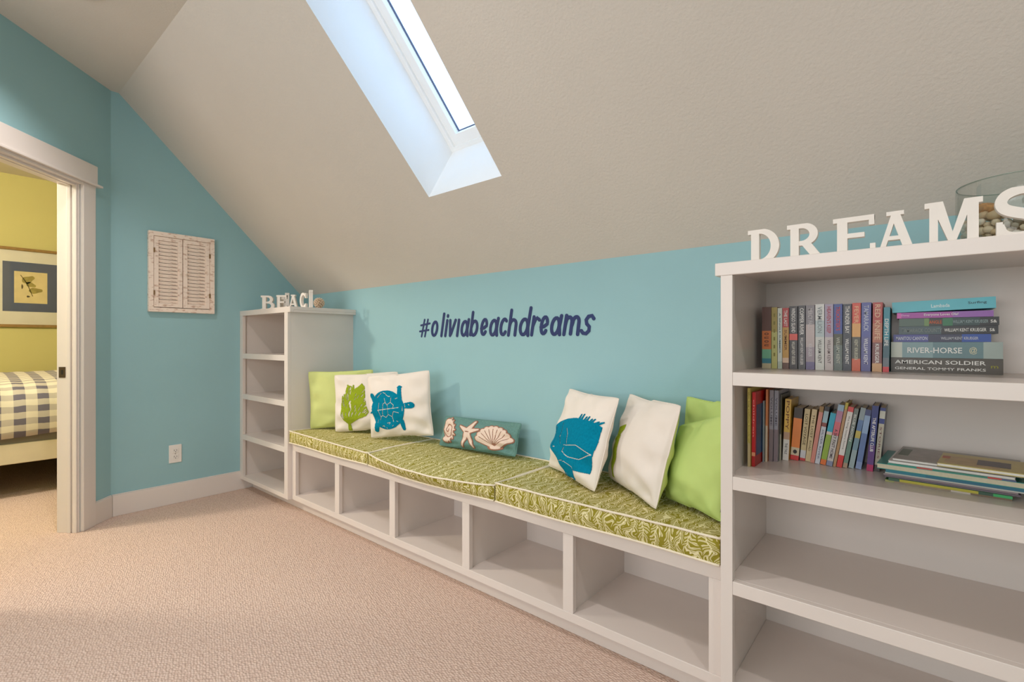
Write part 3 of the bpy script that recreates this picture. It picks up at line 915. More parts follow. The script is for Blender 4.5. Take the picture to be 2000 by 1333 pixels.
# ------------------------------------------------------------------ slab-serif wooden letters
def bigletter(c):
    B = lambda x0, z0, x1, z1: [(x0, z0), (x1, z0), (x1, z1), (x0, z1)]
    def strip(pts, w0, w1=None):
        w1 = w0 if w1 is None else w1
        out = []
        P_ = [Vector(p) for p in pts]
        if len(P_) > 4:      # smooth the path (Catmull-Rom)
            Q_ = [P_[0]] + P_ + [P_[-1]]; N_ = []
            for i in range(1, len(Q_) - 2):
                for k in range(4):
                    t_ = k / 4; a, b_, c_, d_ = Q_[i - 1:i + 3]
                    N_.append(0.5 * ((2 * b_) + (c_ - a) * t_ + (2 * a - 5 * b_ + 4 * c_ - d_) * t_ ** 2 + (3 * b_ - a - 3 * c_ + d_) * t_ ** 3))
            P_ = N_ + [P_[-1]]
        n = len(P_)
        Ls, Rs = [], []
        for i, p in enumerate(P_):
            t = (P_[min(n - 1, i + 1)] - P_[max(0, i - 1)]).normalized()
            w = w0 + (w1 - w0) * math.sin(PI * i / (n - 1))
            nn = Vector((-t.y, t.x)) * w / 2
            Ls.append(p + nn); Rs.append(p - nn)
        for i in range(n - 1):
            out.append([tuple(Rs[i]), tuple(Rs[i + 1]), tuple(Ls[i + 1]), tuple(Ls[i])])
        return out
    S = [B(.08, 0, .28, 1), B(.0, .88, .3, 1), B(.0, 0, .3, .1)]
    if c == 'D': return S + strip([(.24, .94)] + arc(.3, .5, .36, .44, 88, -88, 16) + [(.24, .06)], .12, .2)
    if c == 'R': return S + strip([(.24, .94)] + arc(.36, .7, .26, .24, 88, -88, 12) + [(.24, .46)], .12, .19) + strip([(.42, .48), (.7, .04)], .2) + [B(.58, 0, .9, .1)]
    if c == 'B': return S + strip([(.24, .94)] + arc(.36, .73, .22, .21, 88, -88, 12) + [(.24, .52)], .11, .17) + strip([(.24, .52)] + arc(.38, .29, .27, .24, 88, -88, 12) + [(.24, .05)], .11, .18)
    if c == 'E': return S + [B(.2, .87, .78, 1), B(.68, .74, .78, 1), B(.2, .45, .6, .57), B(.2, 0, .8, .12), B(.7, 0, .8, .26)]
    if c == 'A': return strip([(.14, .03), (.42, .96)], .12) + strip([(.42, .96), (.72, .03)], .2) + [B(.24, .28, .62, .38), B(.24, .9, .62, 1), B(.0, 0, .3, .09), B(.55, 0, .92, .09)]
    if c == 'M': return [B(.1, 0, .28, 1), B(.86, 0, 1.08, 1), B(0, .88, .34, 1), B(.82, .88, 1.16, 1), B(0, 0, .36, .1), B(.76, 0, 1.16, .1), [(.12, 1), (.5, .08), (.64, .08), (.38, 1)], [(.5, .08), (.64, .08), (1.0, 1), (.8, 1)]]
    if c == 'S': return strip([(.72, .68), (.68, .84), (.52, .93), (.36, .93), (.2, .86), (.13, .74), (.17, .62), (.3, .54), (.5, .47), (.66, .39), (.72, .27), (.66, .14), (.5, .07), (.32, .07), (.18, .14), (.12, .3)], .12, .2) + [B(.66, .64, .76, .96), B(.06, .06, .16, .36)]
    if c == 'C': return strip(arc(.46, .5, .36, .43, 40, 320, 20), .12, .2) + [B(.72, .64, .82, .96), B(.70, .06, .8, .3)]
    if c == 'H': return [B(.08, 0, .26, 1), B(.64, 0, .82, 1), B(.2, .45, .7, .57), B(0, .9, .34, 1), B(0, 0, .34, .1), B(.56, .9, .9, 1), B(.56, 0, .9, .1)]
def wood_letter(c, x, y, rot, h, w, dep, label, group, z=1.2272):
    pr = bigletter(c)
    mx = max(p[0] for q in pr for p in q)
    b = MB()
    for i, q in enumerate(pr):
        e_ = i * 0.000025
        b.prism([(p[0] / mx * w, max(0, min(1, p[1])) * h) for p in q], lambda a, e: (a, e_, e), lambda a, e: (a, dep - e_, e))
    return b.build('wooden_letter', WHITE, None, loc=(x, y, z), label=label, cat='letter', group=group), rot
GD = 'white wooden letters on the wide bookcase'
kx = lambda x: 3.5977 + (x - 3.5977) * 1.029
for c, x0, x1, hh, lab in (('D', 3.244, 3.318, .092, 'white wooden letter D, leftmost on the wide bookcase'), ('R', 3.336, 3.420, .092, 'white wooden letter R on the wide bookcase'),
                    ('E', 3.434, 3.516, .092, 'white wooden letter E on the wide bookcase'), ('A', 3.516, 3.592, .092, 'white wooden letter A on the wide bookcase'),
                    ('M', 3.602, 3.694, .099, 'white wooden letter M on the wide bookcase in front of the glass vase'), ('S', 3.708, 3.785, .108, 'white wooden letter S on the wide bookcase, cut by the photo edge')):
    o, _ = wood_letter(c, kx(x0), -0.36, 0, hh, (kx(x1) - kx(x0)), 0.018, lab, GD)
GB = 'white wooden letters on the corner bookcase'
for c, x, y, rot, w, hh, lab in (('B', 0.219, -0.390, .75, .088, .098, 'white wooden letter B, leftmost on the corner bookcase'), ('E', 0.392, -0.365, .7, .068, .092, 'white wooden letter E on the corner bookcase, second of five'),
                             ('A', 0.480, -0.330, .7, .068, .092, 'white wooden letter A on the corner bookcase, third of five'), ('C', 0.598, -0.312, .15, .058, .096, 'white wooden letter C on the corner bookcase, fourth of five, turned away'),
                             ('H', 0.688, -0.298, -.40, .050, .106, 'white wooden letter H on the corner bookcase, seen edge-on beside the shell ball')):
    o, r_ = wood_letter(c, x, y, rot, hh, w, 0.02, lab, GB)
    o.rotation_euler = (0, 0, rot)

# things behind the BEACH letters
b = MB()
t = root('shell_ball', (0.640, -0.205, 1.2272), label='round ball of pale shells on the corner bookcase beside the letters', cat='ornament')
SHB = mat('pale_shell', (236, 216, 194), 0.6, 0.12, 40)
core = MB()
for i in range(1):
    n = 12
    vs = [(0.028 * math.sin(PI * a / n) * math.cos(2 * PI * k / 16), 0.028 * math.sin(PI * a / n) * math.sin(2 * PI * k / 16), 0.037 + 0.028 * math.cos(PI * a / n)) for a in range(n + 1) for k in range(16)]
    fs = [(a * 16 + k, a * 16 + (k + 1) % 16, (a + 1) * 16 + (k + 1) % 16, (a + 1) * 16 + k) for a in range(n) for k in range(16)]
    core.add(vs, fs)
core.build('core', mat('tan_core', (200, 172, 144), 0.9), t, smooth=True)
shell = None
def blob(r, sx, sy, sz, n=8, m=10):
    vs = [(r * sx * math.sin(PI * a / n) * math.cos(2 * PI * k / m), r * sy * math.sin(PI * a / n) * math.sin(2 * PI * k / m), r * sz * math.cos(PI * a / n)) for a in range(n + 1) for k in range(m)]
    fs = [(a * m + k, a * m + (k + 1) % m, (a + 1) * m + (k + 1) % m, (a + 1) * m + k) for a in range(n) for k in range(m)]
    return vs, fs
bb = MB(); bb.add(*blob(1, 1, 1, 1, 6, 8))
for k in range(70):
    a = k * 2.39996; zz = 1 - 2 * (k + .5) / 70; rr = math.sqrt(1 - zz * zz)
    p = Vector((rr * math.cos(a), rr * math.sin(a), zz))
    if k == 0:
        shell = bb.build('shell', SHB, t, smooth=True); s_o = shell
    else:
        s_o = shell.copy(); COL.objects.link(s_o); s_o.parent = t
    s_o.location = p * 0.030 + Vector((0, 0, 0.0375))
    s_o.rotation_euler = p.to_track_quat('Z', 'Y').to_euler()
    s_o.scale = (0.0062, 0.0048, 0.0055)
t = root('wooden_figure', (0.205, -0.245, 1.2272), label='small white wooden block figure behind the letter E on the corner bookcase', cat='ornament')
t.rotation_euler = (0, 0, 1.0)
box('post', 0.022, 0.05, -0.01, 0.012, 0, 0.128, WHITE, t, bevel=0.002)
box('block', -0.03, 0.022, -0.012, 0.014, 0, 0.108, WHITE, t, bevel=0.002)
box('picture', -0.022, 0.014, -0.0135, -0.012, 0.03, 0.082, mat('grey_beige_print', (188, 176, 160), 0.8, 0.2, 60), t)
box('stick', 0.0, 0.06, -0.026, -0.020, 0.020, 0.026, mat('driftwood', (140, 116, 96), 0.8), t)

# ------------------------------------------------------------------ glass vase with pebbles
VC = Vector((3.764, -0.188, 1.2272))
t = root('glass_vase', VC, label='clear glass cylinder vase half filled with pebbles behind the letters M and S', cat='vase')
VR, VH = 0.104, 0.156
MB().lathe([(0.0, 0.0), (VR, 0.0), (VR, VH), (VR - 0.004, VH), (VR - 0.004, 0.006), (0.0, 0.006)], n=64).build('glass', VGLASS, t, smooth=False)
MB().tube([(math.cos(a * PI / 32) * (VR - 0.002), math.sin(a * PI / 32) * (VR - 0.002), VH) for a in range(64)], 0.0012, 6, closed=True).build('rim', mat('green_glass_rim', (150, 160, 148), 0.15, spec=0.8), t, smooth=True)
rng = random.Random(11)
pm = [mat('pebble_cream', (230, 212, 184), 0.55, 0.15, 60), mat('pebble_grey', (184, 174, 158), 0.55, 0.2, 60), mat('pebble_tan', (208, 182, 146), 0.55, 0.2, 60), mat('pebble_white', (240, 230, 214), 0.55, 0.1, 60)]
protos = []
for k in range(6):
    vs, fs = blob(1, 1, .8 + .2 * rng.random(), .6 + .25 * rng.random(), 7, 10)
    vs = [tuple(Vector(v) * (1 + .18 * noise.noise(Vector(v) * 1.6 + Vector((k * 5, 0, 0))))) for v in vs]
    protos.append((vs, fs))
placed = []
names_ = ['cream', 'grey', 'tan', 'white']
tries = 0
data = {}
while len(placed) < 230 and tries < 60000:
    tries += 1
    r = rng.uniform(0.008, 0.0135)
    a = rng.uniform(0, 2 * PI)
    rad = (VR - 0.006 - r) * (1 - 0.35 * rng.random() ** 2.2)
    mx = 0.07 + 0.012 * math.sin(a * 2)
    z = rng.uniform(0.0075 + r * .75, mx) 
    p = Vector((rad * math.cos(a), rad * math.sin(a), z))
    if any((p - q).length < 0.74 * (r + s) for q, s in placed): continue
    placed.append((p, r))
    k = rng.randrange(6); mi = rng.choice([0, 0, 1, 2, 3])
    if (k, mi) not in data:
        o = MB().add(*protos[k]).build('pebble', pm[mi], None, smooth=True); data[(k, mi)] = o
    else:
        o = data[(k, mi)].copy(); COL.objects.link(o)
    o.location = VC + p; o.scale = (r, r, r); o.rotation_euler = (rng.uniform(-.5, .5), rng.uniform(-.5, .5), rng.uniform(0, 6))
    tag(o, ['cream', 'grey', 'tan', 'whitish'][mi] + ' rounded pebble inside the glass vase', 'pebble', ['cream', 'grey', 'tan', 'whitish'][mi] + ' pebbles in the glass vase')
vs, fs = blob(1, 1, .6, .5, 14, 22)
vs = [(v[0] * (1 + .12 * math.cos(9 * math.atan2(v[1], v[0]))), v[1] * (1 + .12 * math.cos(9 * math.atan2(v[1], v[0]))), v[2]) for v in vs]
o = MB().add(vs, fs).build('sea_shell', mat('orange_brown_shell', (192, 138, 84), 0.5, 0.3, 3), None, smooth=True)
o.location = VC + Vector((-0.048, -0.035, 0.095)); o.scale = (0.032, 0.034, 0.03); o.rotation_euler = (0.3, 0.1, 0.7)
tag(o, 'orange-brown scallop shell lying on top of the pebbles in the glass vase', 'shell')

# ------------------------------------------------------------------ wall shutter
sh = root('wall_shutter', (0, -0.7825, 1.446), label='whitewashed wooden wall frame with two small louvred shutter doors', cat='wall decor')
# local: x out of the wall, y along, z up
FW, FH = 0.359, 0.492
b = MB()
b.box(0.001, 0.028, -FW / 2, FW / 2, FH / 2 - 0.028, FH / 2); b.box(0.001, 0.028, -FW / 2, FW / 2, -FH / 2, -FH / 2 + 0.026)
b.box(0.001, 0.028, -FW / 2, -FW / 2 + 0.026, -FH / 2 + 0.026, FH / 2 - 0.028); b.box(0.001, 0.028, FW / 2 - 0.026, FW / 2, -FH / 2 + 0.026, FH / 2 - 0.028)
b.build('frame', WASH, sh, bevel=0.0015)
box('backing', 0.001, 0.004, -FW / 2 + 0.026, FW / 2 - 0.026, -FH / 2 + 0.026, FH / 2 - 0.028, mat('dark_brown_gap', (96, 66, 50), 0.9), sh)
DWd = (FW - 0.052) / 2 - 0.004
DH = FH - 0.060
slat0 = None
for s_ in (-1, 1):
    cy = s_ * ((FW - 0.052) / 4)
    d = MB(); hw, hh = DWd / 2, DH / 2
    st_, rl = 0.024, 0.024
    d.box(0.008, 0.024, -hw, -hw + st_, -hh, hh); d.box(0.008, 0.024, hw - st_, hw, -hh, hh)
    d.box(0.008, 0.024, -hw + st_, hw - st_, hh - rl, hh); d.box(0.008, 0.024, -hw + st_, hw - st_, -hh, -hh + rl)
    do = d.build('shutter_door', WASH, sh, bevel=0.0012, loc=(0, cy, 0.0))
    n = 17
    for k in range(n):
        z = -hh + rl + (DH - 2 * rl) * (k + 0.5) / n
        if slat0 is None:
            M_ = Matrix.Rotation(0.30, 4, 'Y')
            slat0 = MB().box(-0.0018, 0.0018, -hw + st_ - 0.002, hw - st_ + 0.002, -0.0098, 0.0098, M=M_).build('slat', WASH, do)
            so = slat0
        else:
            so = slat0.copy(); COL.objects.link(so); so.parent = do
        so.location = (0.0165, 0, z)
    kn = MB().lathe([(0.0, 0.0), (0.004, 0.0), (0.004, 0.006), (0.0075, 0.009), (0.007, 0.013), (0.0, 0.014)], n=12).build('knob', WASH, do, smooth=True)
    kn.rotation_euler = (0, PI / 2, 0); kn.location = (0.024, -s_ * (hw - 0.013), 0.0)
    for z in (-0.13, 0.13):
        box('hinge', 0.024, 0.030, s_ * hw - 0.004, s_ * hw + 0.004, z - 0.014, z + 0.014, mat('aged_brass', (150, 120, 84), 0.5, metal=0.5), do)

# outlet
ot = root('wall_outlet', (0, -0.818, 0.311), label='white double electrical outlet on the blue wall under the shutters', cat='outlet')
box('cover_plate', 0.0005, 0.006, -0.0345, 0.0345, -0.0565, 0.0565, OUTW, ot, bevel=0.003)
for z in (-0.0195, 0.0195):
    rc = MB().box(0.006, 0.0085, -0.0165, 0.0165, z - 0.0135, z + 0.0135).build('receptacle', OUTW, ot, bevel=0.004)
    for y, h in ((-0.0065, 0.009), (0.0065, 0.007)):
        box('slot', 0.0084, 0.0090, y - 0.0011, y + 0.0011, z - h / 2 + 0.003, z + h / 2 + 0.003, DARK, rc)
    box('slot', 0.0084, 0.0090, -0.002, 0.002, z - 0.009, z - 0.005, DARK, rc)
MB().lathe([(0, 0.002), (0.003, 0.0015), (0.0035, 0)], n=12).build('screw', mat('steel', (170, 168, 164), 0.35, metal=0.8), ot).matrix_local = Matrix.Translation((0.006, 0, 0)) @ Matrix.Rotation(PI / 2, 4, 'Y')

# ------------------------------------------------------------------ books
def ink(rgb): return mat('ink_%02x%02x%02x' % rgb, rgb, 0.45, 0.03, 20)
def cov(rgb): return mat('cover_%02x%02x%02x' % rgb, rgb, 0.35, 0.05, 18, spec=0.5)
def upright(x, w, h, d, F, lean, bands, label, group, titles=(), z=0.0, name='book', cover=None, w_shrink=0.0006):
    """spine faces -y; bands = [(f0,f1,rgb)] from the bottom; titles = [(text,f0,f1,rgb,size)] reading downwards"""
    ang = math.atan2(lean, h) if lean else 0
    t = root(name, (x + w, F, z), label=label, cat='book', group=group)
    if ang: t.rotation_euler = (0, ang, 0)
    w2 = w - w_shrink
    hh = h
    c_t = 0.0011
    mats_ = [cov(cover or bands[-1][2])] + [cov(bd[2]) for bd in bands]
    b = MB()
    for i, (f0, f1, _) in enumerate(bands):
        b.box(-w2, 0, 0, 0.0012, f0 * hh, f1 * hh, i + 1)
    b.box(-w2, -w2 + c_t, 0.0012, d, 0, hh, 0); b.box(-c_t, 0, 0.0012, d, 0, hh, 0)
    b.build('cover', mats_, t)
    box('pages', -w2 + c_t, -c_t, 0.0012, d - 0.003, 0.002, hh - 0.002, PAPER, t)
    for (tx, f0, f1, rgb, sz) in titles:
        M = Matrix.Translation((-w2 / 2, -0.0004, (f0 + f1) / 2 * hh)) @ Matrix(((0, 1, 0, 0), (0, 0, -1, 0), (-1, 0, 0, 0), (0, 0, 0, 1)))
        # text x axis runs down (-z), text y axis runs to +x
        put_text(tx, (f1 - f0) * hh, w2 * sz, M, ink(rgb), t)
    return t
W_ = (236, 232, 226)
G1 = 'upright paperbacks on the top shelf of the wide bookcase'
TOPB = [
 (3.2238, .0255, .186, [(0, .08, (196, 184, 150)), (.08, .16, (40, 124, 140)), (.16, .31, (112, 176, 140)), (.31, .61, (206, 112, 46)), (.61, 1, (92, 54, 40))], 'paperback with a dark eye on its brown, orange and teal spine, leftmost above', [('o u o u', .36, .58, (90, 50, 30), .5)]),
 (3.2498, .0160, .184, [(0, .6, (190, 186, 108)), (.6, 1, (168, 148, 70))], 'slim yellow-green paperback beside the eye-spined book', [('- - - - - -', .2, .9, (140, 130, 60), .3)]),
 (3.2664, .0125, .181, [(0, .12, (180, 190, 174)), (.12, 1, (204, 210, 196))], 'thin pale green-white paperback with small dark lettering', [('A SINGLE SUMMER', .25, .92, (60, 90, 110), .34)]),
 (3.2795, .0170, .181, [(0, .1, (96, 54, 28)), (.1, .18, (214, 180, 150)), (.18, .68, (190, 140, 40)), (.68, 1, (178, 34, 24))], 'red and gold spined paperback', [('THE LAST', .7, .96, W_, .5), ('SUMMER', .3, .64, (120, 70, 20), .4)]),
 (3.2975, .0215, .185, [(0, .46, (38, 26, 24)), (.46, .56, (216, 70, 52)), (.56, 1, (30, 22, 22))], 'black paperback with a red patch and the title WINDIGO ISLAND', [('WINDIGO ISLAND', .58, .97, W_, .48), ('WILLIAM KENT KRUEGER', .07, .44, (220, 214, 200), .4)]),
 (3.3205, .0185, .186, [(0, .5, (58, 56, 58)), (.5, 1, (44, 40, 42))], 'dark grey paperback with the title COPPER RIVER', [('COPPER RIVER', .54, .96, W_, .55), ('WILLIAM KENT KRUEGER', .07, .5, (220, 214, 210), .42)]),
 (3.3399, .0223, .186, [(0, .12, (100, 88, 128)), (.12, .35, (150, 134, 142)), (.35, .7, (188, 170, 166)), (.7, 1, (124, 116, 120))], 'mauve-grey misty paperback right of the COPPER RIVER book', [('MERCY FALLS', .62, .95, (200, 194, 194), .5), ('KRUEGER', .2, .4, (210, 204, 206), .4)]),
 (3.3633, .0222, .188, [(0, .5, (206, 206, 198)), (.5, .75, (176, 190, 190)), (.75, 1, (214, 214, 208))], 'white and pale grey paperback with faint lettering', [('VERMILION', .56, .96, (130, 138, 140), .5), ('WILLIAM KENT', .1, .46, (90, 88, 84), .4)]),
 (3.3864, .0205, .187, [(0, .5, (196, 184, 180)), (.5, 1, (162, 150, 172))], 'lilac-grey paperback with red lettering', [("HEAVEN'S KEEP", .56, .96, (176, 44, 58), .5), ('WILLIAM KENT', .1, .46, (120, 100, 100), .4)]),
 (3.4078, .0205, .186, [(0, .38, (92, 104, 96)), (.38, .55, (64, 66, 36)), (.55, 1, (34, 62, 142))], 'paperback with a blue upper and dark green lower spine and red title', [("TRICKSTER'S", .6, .96, (210, 62, 50), .48), ('WILLIAM KENT', .1, .5, (196, 196, 180), .4)]),
 (3.4288, .0197, .185, [(0, 1, (46, 50, 60))], 'charcoal paperback with the title THUNDER BAY', [('THUNDER BAY', .56, .97, W_, .5), ('WILLIAM KENT', .1, .48, W_, .42)]),
 (3.4492, .0197, .187, [(0, .18, (206, 92, 54)), (.18, .5, (74, 70, 56)), (.5, .7, (220, 160, 84)), (.7, 1, (206, 66, 34))], 'orange and dark paperback with a yellow band', [('FEVER', .7, .95, (240, 190, 150), .5), ('KENT KRUEGER', .16, .46, (210, 204, 180), .4)]),
 (3.4697, .0218, .187, [(0, .5, (84, 84, 140)), (.5, 1, (78, 84, 150))], 'violet-blue paperback with pale lettering', [('TAMARACK', .58, .96, (196, 200, 214), .5), ('WILLIAM KENT', .1, .48, (230, 228, 232), .42)]),
 (3.4942, .0215, .186, [(0, .12, (206, 158, 110)), (.12, .42, (120, 62, 58)), (.42, .7, (176, 100, 70)), (.7, 1, (170, 48, 34))], 'red paperback with the title RED KNIFE', [('RED KNIFE', .46, .97, (226, 190, 160), .55), ('KRUEGER', .12, .4, W_, .4)]),
 (3.5170, .0138, .172, [(0, .08, (206, 52, 60)), (.08, .22, (96, 104, 112)), (.22, .5, (46, 86, 98)), (.5, 1, (26, 130, 146))], 'thin teal paperback beside the flat stack of books', [('DEPTH LIFE', .4, .82, W_, .6)]),
]
Z1, Z2 = 0.9359, 0.6605
for i, (x, w, h, bands, lab, tt) in enumerate(TOPB):
    upright(x, w, h, 0.11, -0.165, (0, 0, 0, 0, .0, .0, 0, 0, 0, .0, .0008, .0012, .0016, .002, .0025)[i], bands, lab, G1, tt, Z1)
G2 = 'upright books on the second shelf of the wide bookcase'
LOWB = [
 (3.2170, .0075, .224, .0, -.300, .20, [(0, .3, (196, 176, 130)), (.3, 1, (206, 190, 96))], 'tall thin yellow book against the bookcase side, leftmost on the second shelf', [('the big yellow book of', .3, .95, (120, 96, 40), .4)]),
 (3.2250, .0095, .212, .002, -.290, .20, [(0, .14, (176, 20, 18)), (.14, .19, (226, 150, 110)), (.19, 1, (196, 20, 24))], 'tall bright red hardback with a blue cover picture on the second shelf', [('children', .4, .9, (236, 150, 140), .4)]),
 (3.2365, .0045, .181, .001, -.215, .13, [(0, 1, (140, 150, 150))], 'very thin grey-green booklet standing beside the tall red hardback', []),
 (3.2415, .0060, .214, .002, -.205, .14, [(0, .5, (214, 190, 160)), (.5, 1, (214, 130, 74))], 'tall thin orange and cream booklet', []),
 (3.2480, .0110, .212, .003, -.192, .15, [(0, .45, (128, 112, 112)), (.45, 1, (150, 146, 152))], 'tall mauve-grey volume, left one of a matching pair', [('VOLUME', .5, .9, (90, 84, 96), .5)]),
 (3.2595, .0110, .211, .003, -.185, .15, [(0, .45, (132, 114, 118)), (.45, 1, (152, 150, 160))], 'tall mauve-grey volume, right one of a matching pair', [('VOLUME', .5, .9, (90, 84, 96), .5)]),
 (3.2710, .0042, .198, .003, -.165, .12, [(0, .4, (170, 164, 140)), (.4, 1, (70, 66, 40))], 'thin dark olive book beside the grey pair', []),
 (3.2758, .0165, .184, .008, -.148, .11, [(0, .34, (222, 216, 206)), (.34, .46, (190, 150, 120)), (.46, 1, (222, 178, 70))], 'yellow over white paperback with red-tipped pages', [('POPPY', .5, .97, (120, 70, 30), .55), ('THE TALE', .1, .28, (60, 60, 60), .4)]),
 (3.2930, .0225, .158, .012, -.130, .10, [(0, .09, (196, 32, 28)), (.09, .24, (206, 190, 160)), (.24, .8, (224, 128, 52)), (.8, 1, (56, 44, 36))], 'chunky orange paperback with a black block at the top of its spine', [('.', .12, .2, (40, 34, 30), .5)]),
 (3.3165, .0145, .156, .014, -.122, .10, [(0, .05, (190, 40, 40)), (.05, .2, (206, 204, 204)), (.2, 1, (204, 182, 134))], 'cream paperback with a silver label at the foot, right of the orange one', [('LOST VOYAGE', .3, .9, (96, 80, 50), .5)]),
 (3.3317, .0135, .157, .018, -.125, .10, [(0, 1, (208, 186, 140))], 'plain cream paperback with brown lettering', [('THE LOST', .45, .9, (110, 90, 60), .45), ('ROAD', .2, .4, (110, 90, 60), .4)]),
 (3.3462, .0108, .169, .0245, -.135, .10, [(0, .9, (206, 132, 116)), (.9, 1, (150, 110, 40))], 'salmon pink paperback leaning right', []),
 (3.3580, .0123, .170, .0255, -.138, .10, [(0, .65, (196, 198, 204)), (.65, .72, (130, 60, 50)), (.72, .92, (150, 178, 186)), (.92, 1, (36, 30, 34))], 'pale grey leaning paperback with a black top', [('SILVER RIVER', .08, .6, (110, 110, 130), .4)]),
 (3.3714, .0140, .153, .0262, -.140, .10, [(0, .1, (218, 110, 40)), (.1, .58, (142, 170, 50)), (.58, .64, (214, 196, 180)), (.64, 1, (28, 160, 186))], 'leaning paperback striped turquoise, lime and orange', []),
 (3.3868, .0150, .179, .030, -.145, .10, [(0, .08, (130, 134, 160)), (.08, .5, (196, 188, 182)), (.5, .72, (204, 100, 110)), (.72, .9, (176, 120, 150)), (.9, 1, (150, 176, 196))], 'leaning pink and lilac paperback with dark lettering', [('A SKY PAST HOME', .12, .6, (60, 40, 50), .5)]),
 (3.4030, .0072, .187, .031, -.145, .10, [(0, .9, (176, 134, 90)), (.9, 1, (190, 170, 50))], 'thin tan paperback with a yellow top, leaning', []),
 (3.4112, .0133, .175, .029, -.145, .10, [(0, .2, (206, 44, 36)), (.2, .92, (220, 214, 206)), (.92, 1, (214, 72, 72))], 'leaning white paperback with a red foot', [('the long letters home', .3, .85, (140, 130, 124), .4)]),
 (3.4255, .0108, .171, .0280, -.140, .10, [(0, .08, (170, 140, 116)), (.08, .5, (104, 134, 118)), (.5, 1, (112, 122, 116))], 'leaning grey-green paperback with its title in white', [('BLUE NOON', .45, .9, (214, 214, 206), .5)]),
 (3.4388, .0122, .174, .029, -.135, .10, [(0, .3, (150, 168, 170)), (.3, .5, (116, 146, 160)), (.5, .62, (190, 170, 80)), (.62, .8, (88, 118, 160)), (.8, 1, (142, 156, 160))], 'leaning light blue paperback with a yellow patch', []),
 (3.4545, .0138, .169, .0240, -.133, .10, [(0, .12, (130, 150, 190)), (.12, .6, (96, 120, 168)), (.6, .9, (142, 168, 200)), (.9, 1, (60, 70, 120))], 'leaning sky-blue paperback beside the purple one', []),
 (3.4800, .0150, .181, .0135, -.140, .11, [(0, .1, (176, 22, 90)), (.1, .4, (88, 44, 120)), (.4, 1, (40, 52, 122))], 'dark blue and purple paperback with white spine lettering', [('THE AFTERLIFE CLUB', .3, .82, W_, .5)]),
 (3.4962, .0125, .176, .0142, -.130, .11, [(0, .1, (50, 44, 40)), (.1, .75, (186, 180, 160)), (.75, .83, (44, 60, 130)), (.83, .95, (206, 206, 190)), (.95, 1, (44, 60, 130))], 'cream spined paperback with blue bands, rightmost of the upright books on the second shelf', [('STORIES', .2, .7, (130, 90, 90), .4)]),
]
for i, (x, w, h, lean, F, d, bands, lab, tt) in enumerate(LOWB):
    cv = {1: (190, 24, 20), 21: (108, 116, 126)}.get(i)
    t = upright(x, w, h, d, F, lean, bands, lab, G2, tt, Z2, cover=cv)
    if i == 1:
        box('cover_picture', -0.0001, 0.0006, 0.012, 0.17, 0.03, 0.175, mat('blue_black_picture', (38, 70, 120), 0.3, 0.5, 14), t)

# flat stack on the top shelf
G3 = 'books lying flat in a stack on the top shelf of the wide bookcase'
def flat(x0, x1, F, d, z0, z1, bands, label, group, titles=(), tilt=0.0, z1r=None, pages_front=False, rz=0.0, name='book', cov_rgb=None, cat='book'):
    """horizontal book, spine (or page edge) facing -y; bands from the left"""
    t = root(name, (x0, F, z0), label=label, cat=cat, group=group)
    t.rotation_euler = (0, -tilt, rz)
    W, hh = x1 - x0, z1 - z0 - 0.0004
    ct = 0.0011
    mats_ = [cov(cov_rgb or bands[-1][2])] + [cov(bd[2]) for bd in bands]
    b = MB()
    b.box(0, W, 0.0, d, 0, ct, 0); b.box(0, W, 0.0, d, hh - ct, hh, 0)
    if not pages_front:
        for i, (f0, f1, _) in enumerate(bands): b.box(f0 * W, f1 * W, -0.0006, 0.0006, 0, hh, i + 1)
    else:
        b.box(0, W, d - 0.001, d, ct, hh - ct, 0)
    b.build('cover', mats_, t)
    box('pages', 0.002, W - 0.002, 0.0012, d - 0.002, ct, hh - ct, PAPER, t)
    for (tx, f0, f1, g0, g1, rgb) in titles:
        M = Matrix.Translation(((f0 + f1) / 2 * W, -0.0010, (g0 + g1) / 2 * hh)) @ Matrix.Rotation(PI / 2, 4, 'X')
        put_text(tx, (f1 - f0) * W, (g1 - g0) * hh, M, ink(rgb), t)
    return t
SF = -0.130
zz = [Z1, 0.9745, 1.0158, 1.0358, 1.0570, 1.0780, 1.0935, 1.1215]
flat(3.5335, 3.748, SF, .10, zz[0], zz[1], [(0, 1, (66, 56, 40))], 'thick dark brown hardback with white lettering, bottom of the flat stack', G3, [('AMERICAN SOLDIER', .04, .86, .58, .84, W_), ('GENERAL TOMMY FRANKS', .04, .86, .18, .36, W_), ('m', .9, .96, .4, .56, (150, 146, 40))])
flat(3.534, 3.7475, SF, .10, zz[1], zz[2], [(0, .11, (198, 200, 184)), (.11, .4, (128, 156, 158)), (.4, .84, (98, 130, 134)), (.84, 1, (160, 172, 164))], 'thick grey-green hardback titled RIVER-HORSE, second from the bottom of the flat stack', G3, [('RIVER-HORSE', .16, .66, .3, .66, W_), ('@', .72, .79, .25, .7, (206, 200, 170))])
flat(3.539, 3.727, SF, .095, zz[2], zz[3], [(0, .38, (62, 64, 140)), (.38, .72, (44, 46, 76)), (.72, 1, (24, 72, 160))], 'blue paperback titled MANITOU CANYON in the flat stack', G3, [('MANITOU CANYON', .03, .37, .25, .72, (216, 216, 222)), ('WILLIAM KENT KRUEGER', .51, .88, .3, .66, (200, 200, 206))])
flat(3.5505, 3.7395, SF, .095, zz[3], zz[4], [(0, .45, (58, 80, 84)), (.45, 1, (14, 14, 18))], 'black and slate paperback titled TAMARACK COUNTY in the flat stack', G3, [('TAMARACK COUNTY', .03, .46, .25, .75, (132, 140, 136)), ('WILLIAM KENT KRUEGER', .48, .89, .3, .7, W_), ('S&', .92, .97, .3, .66, W_)])
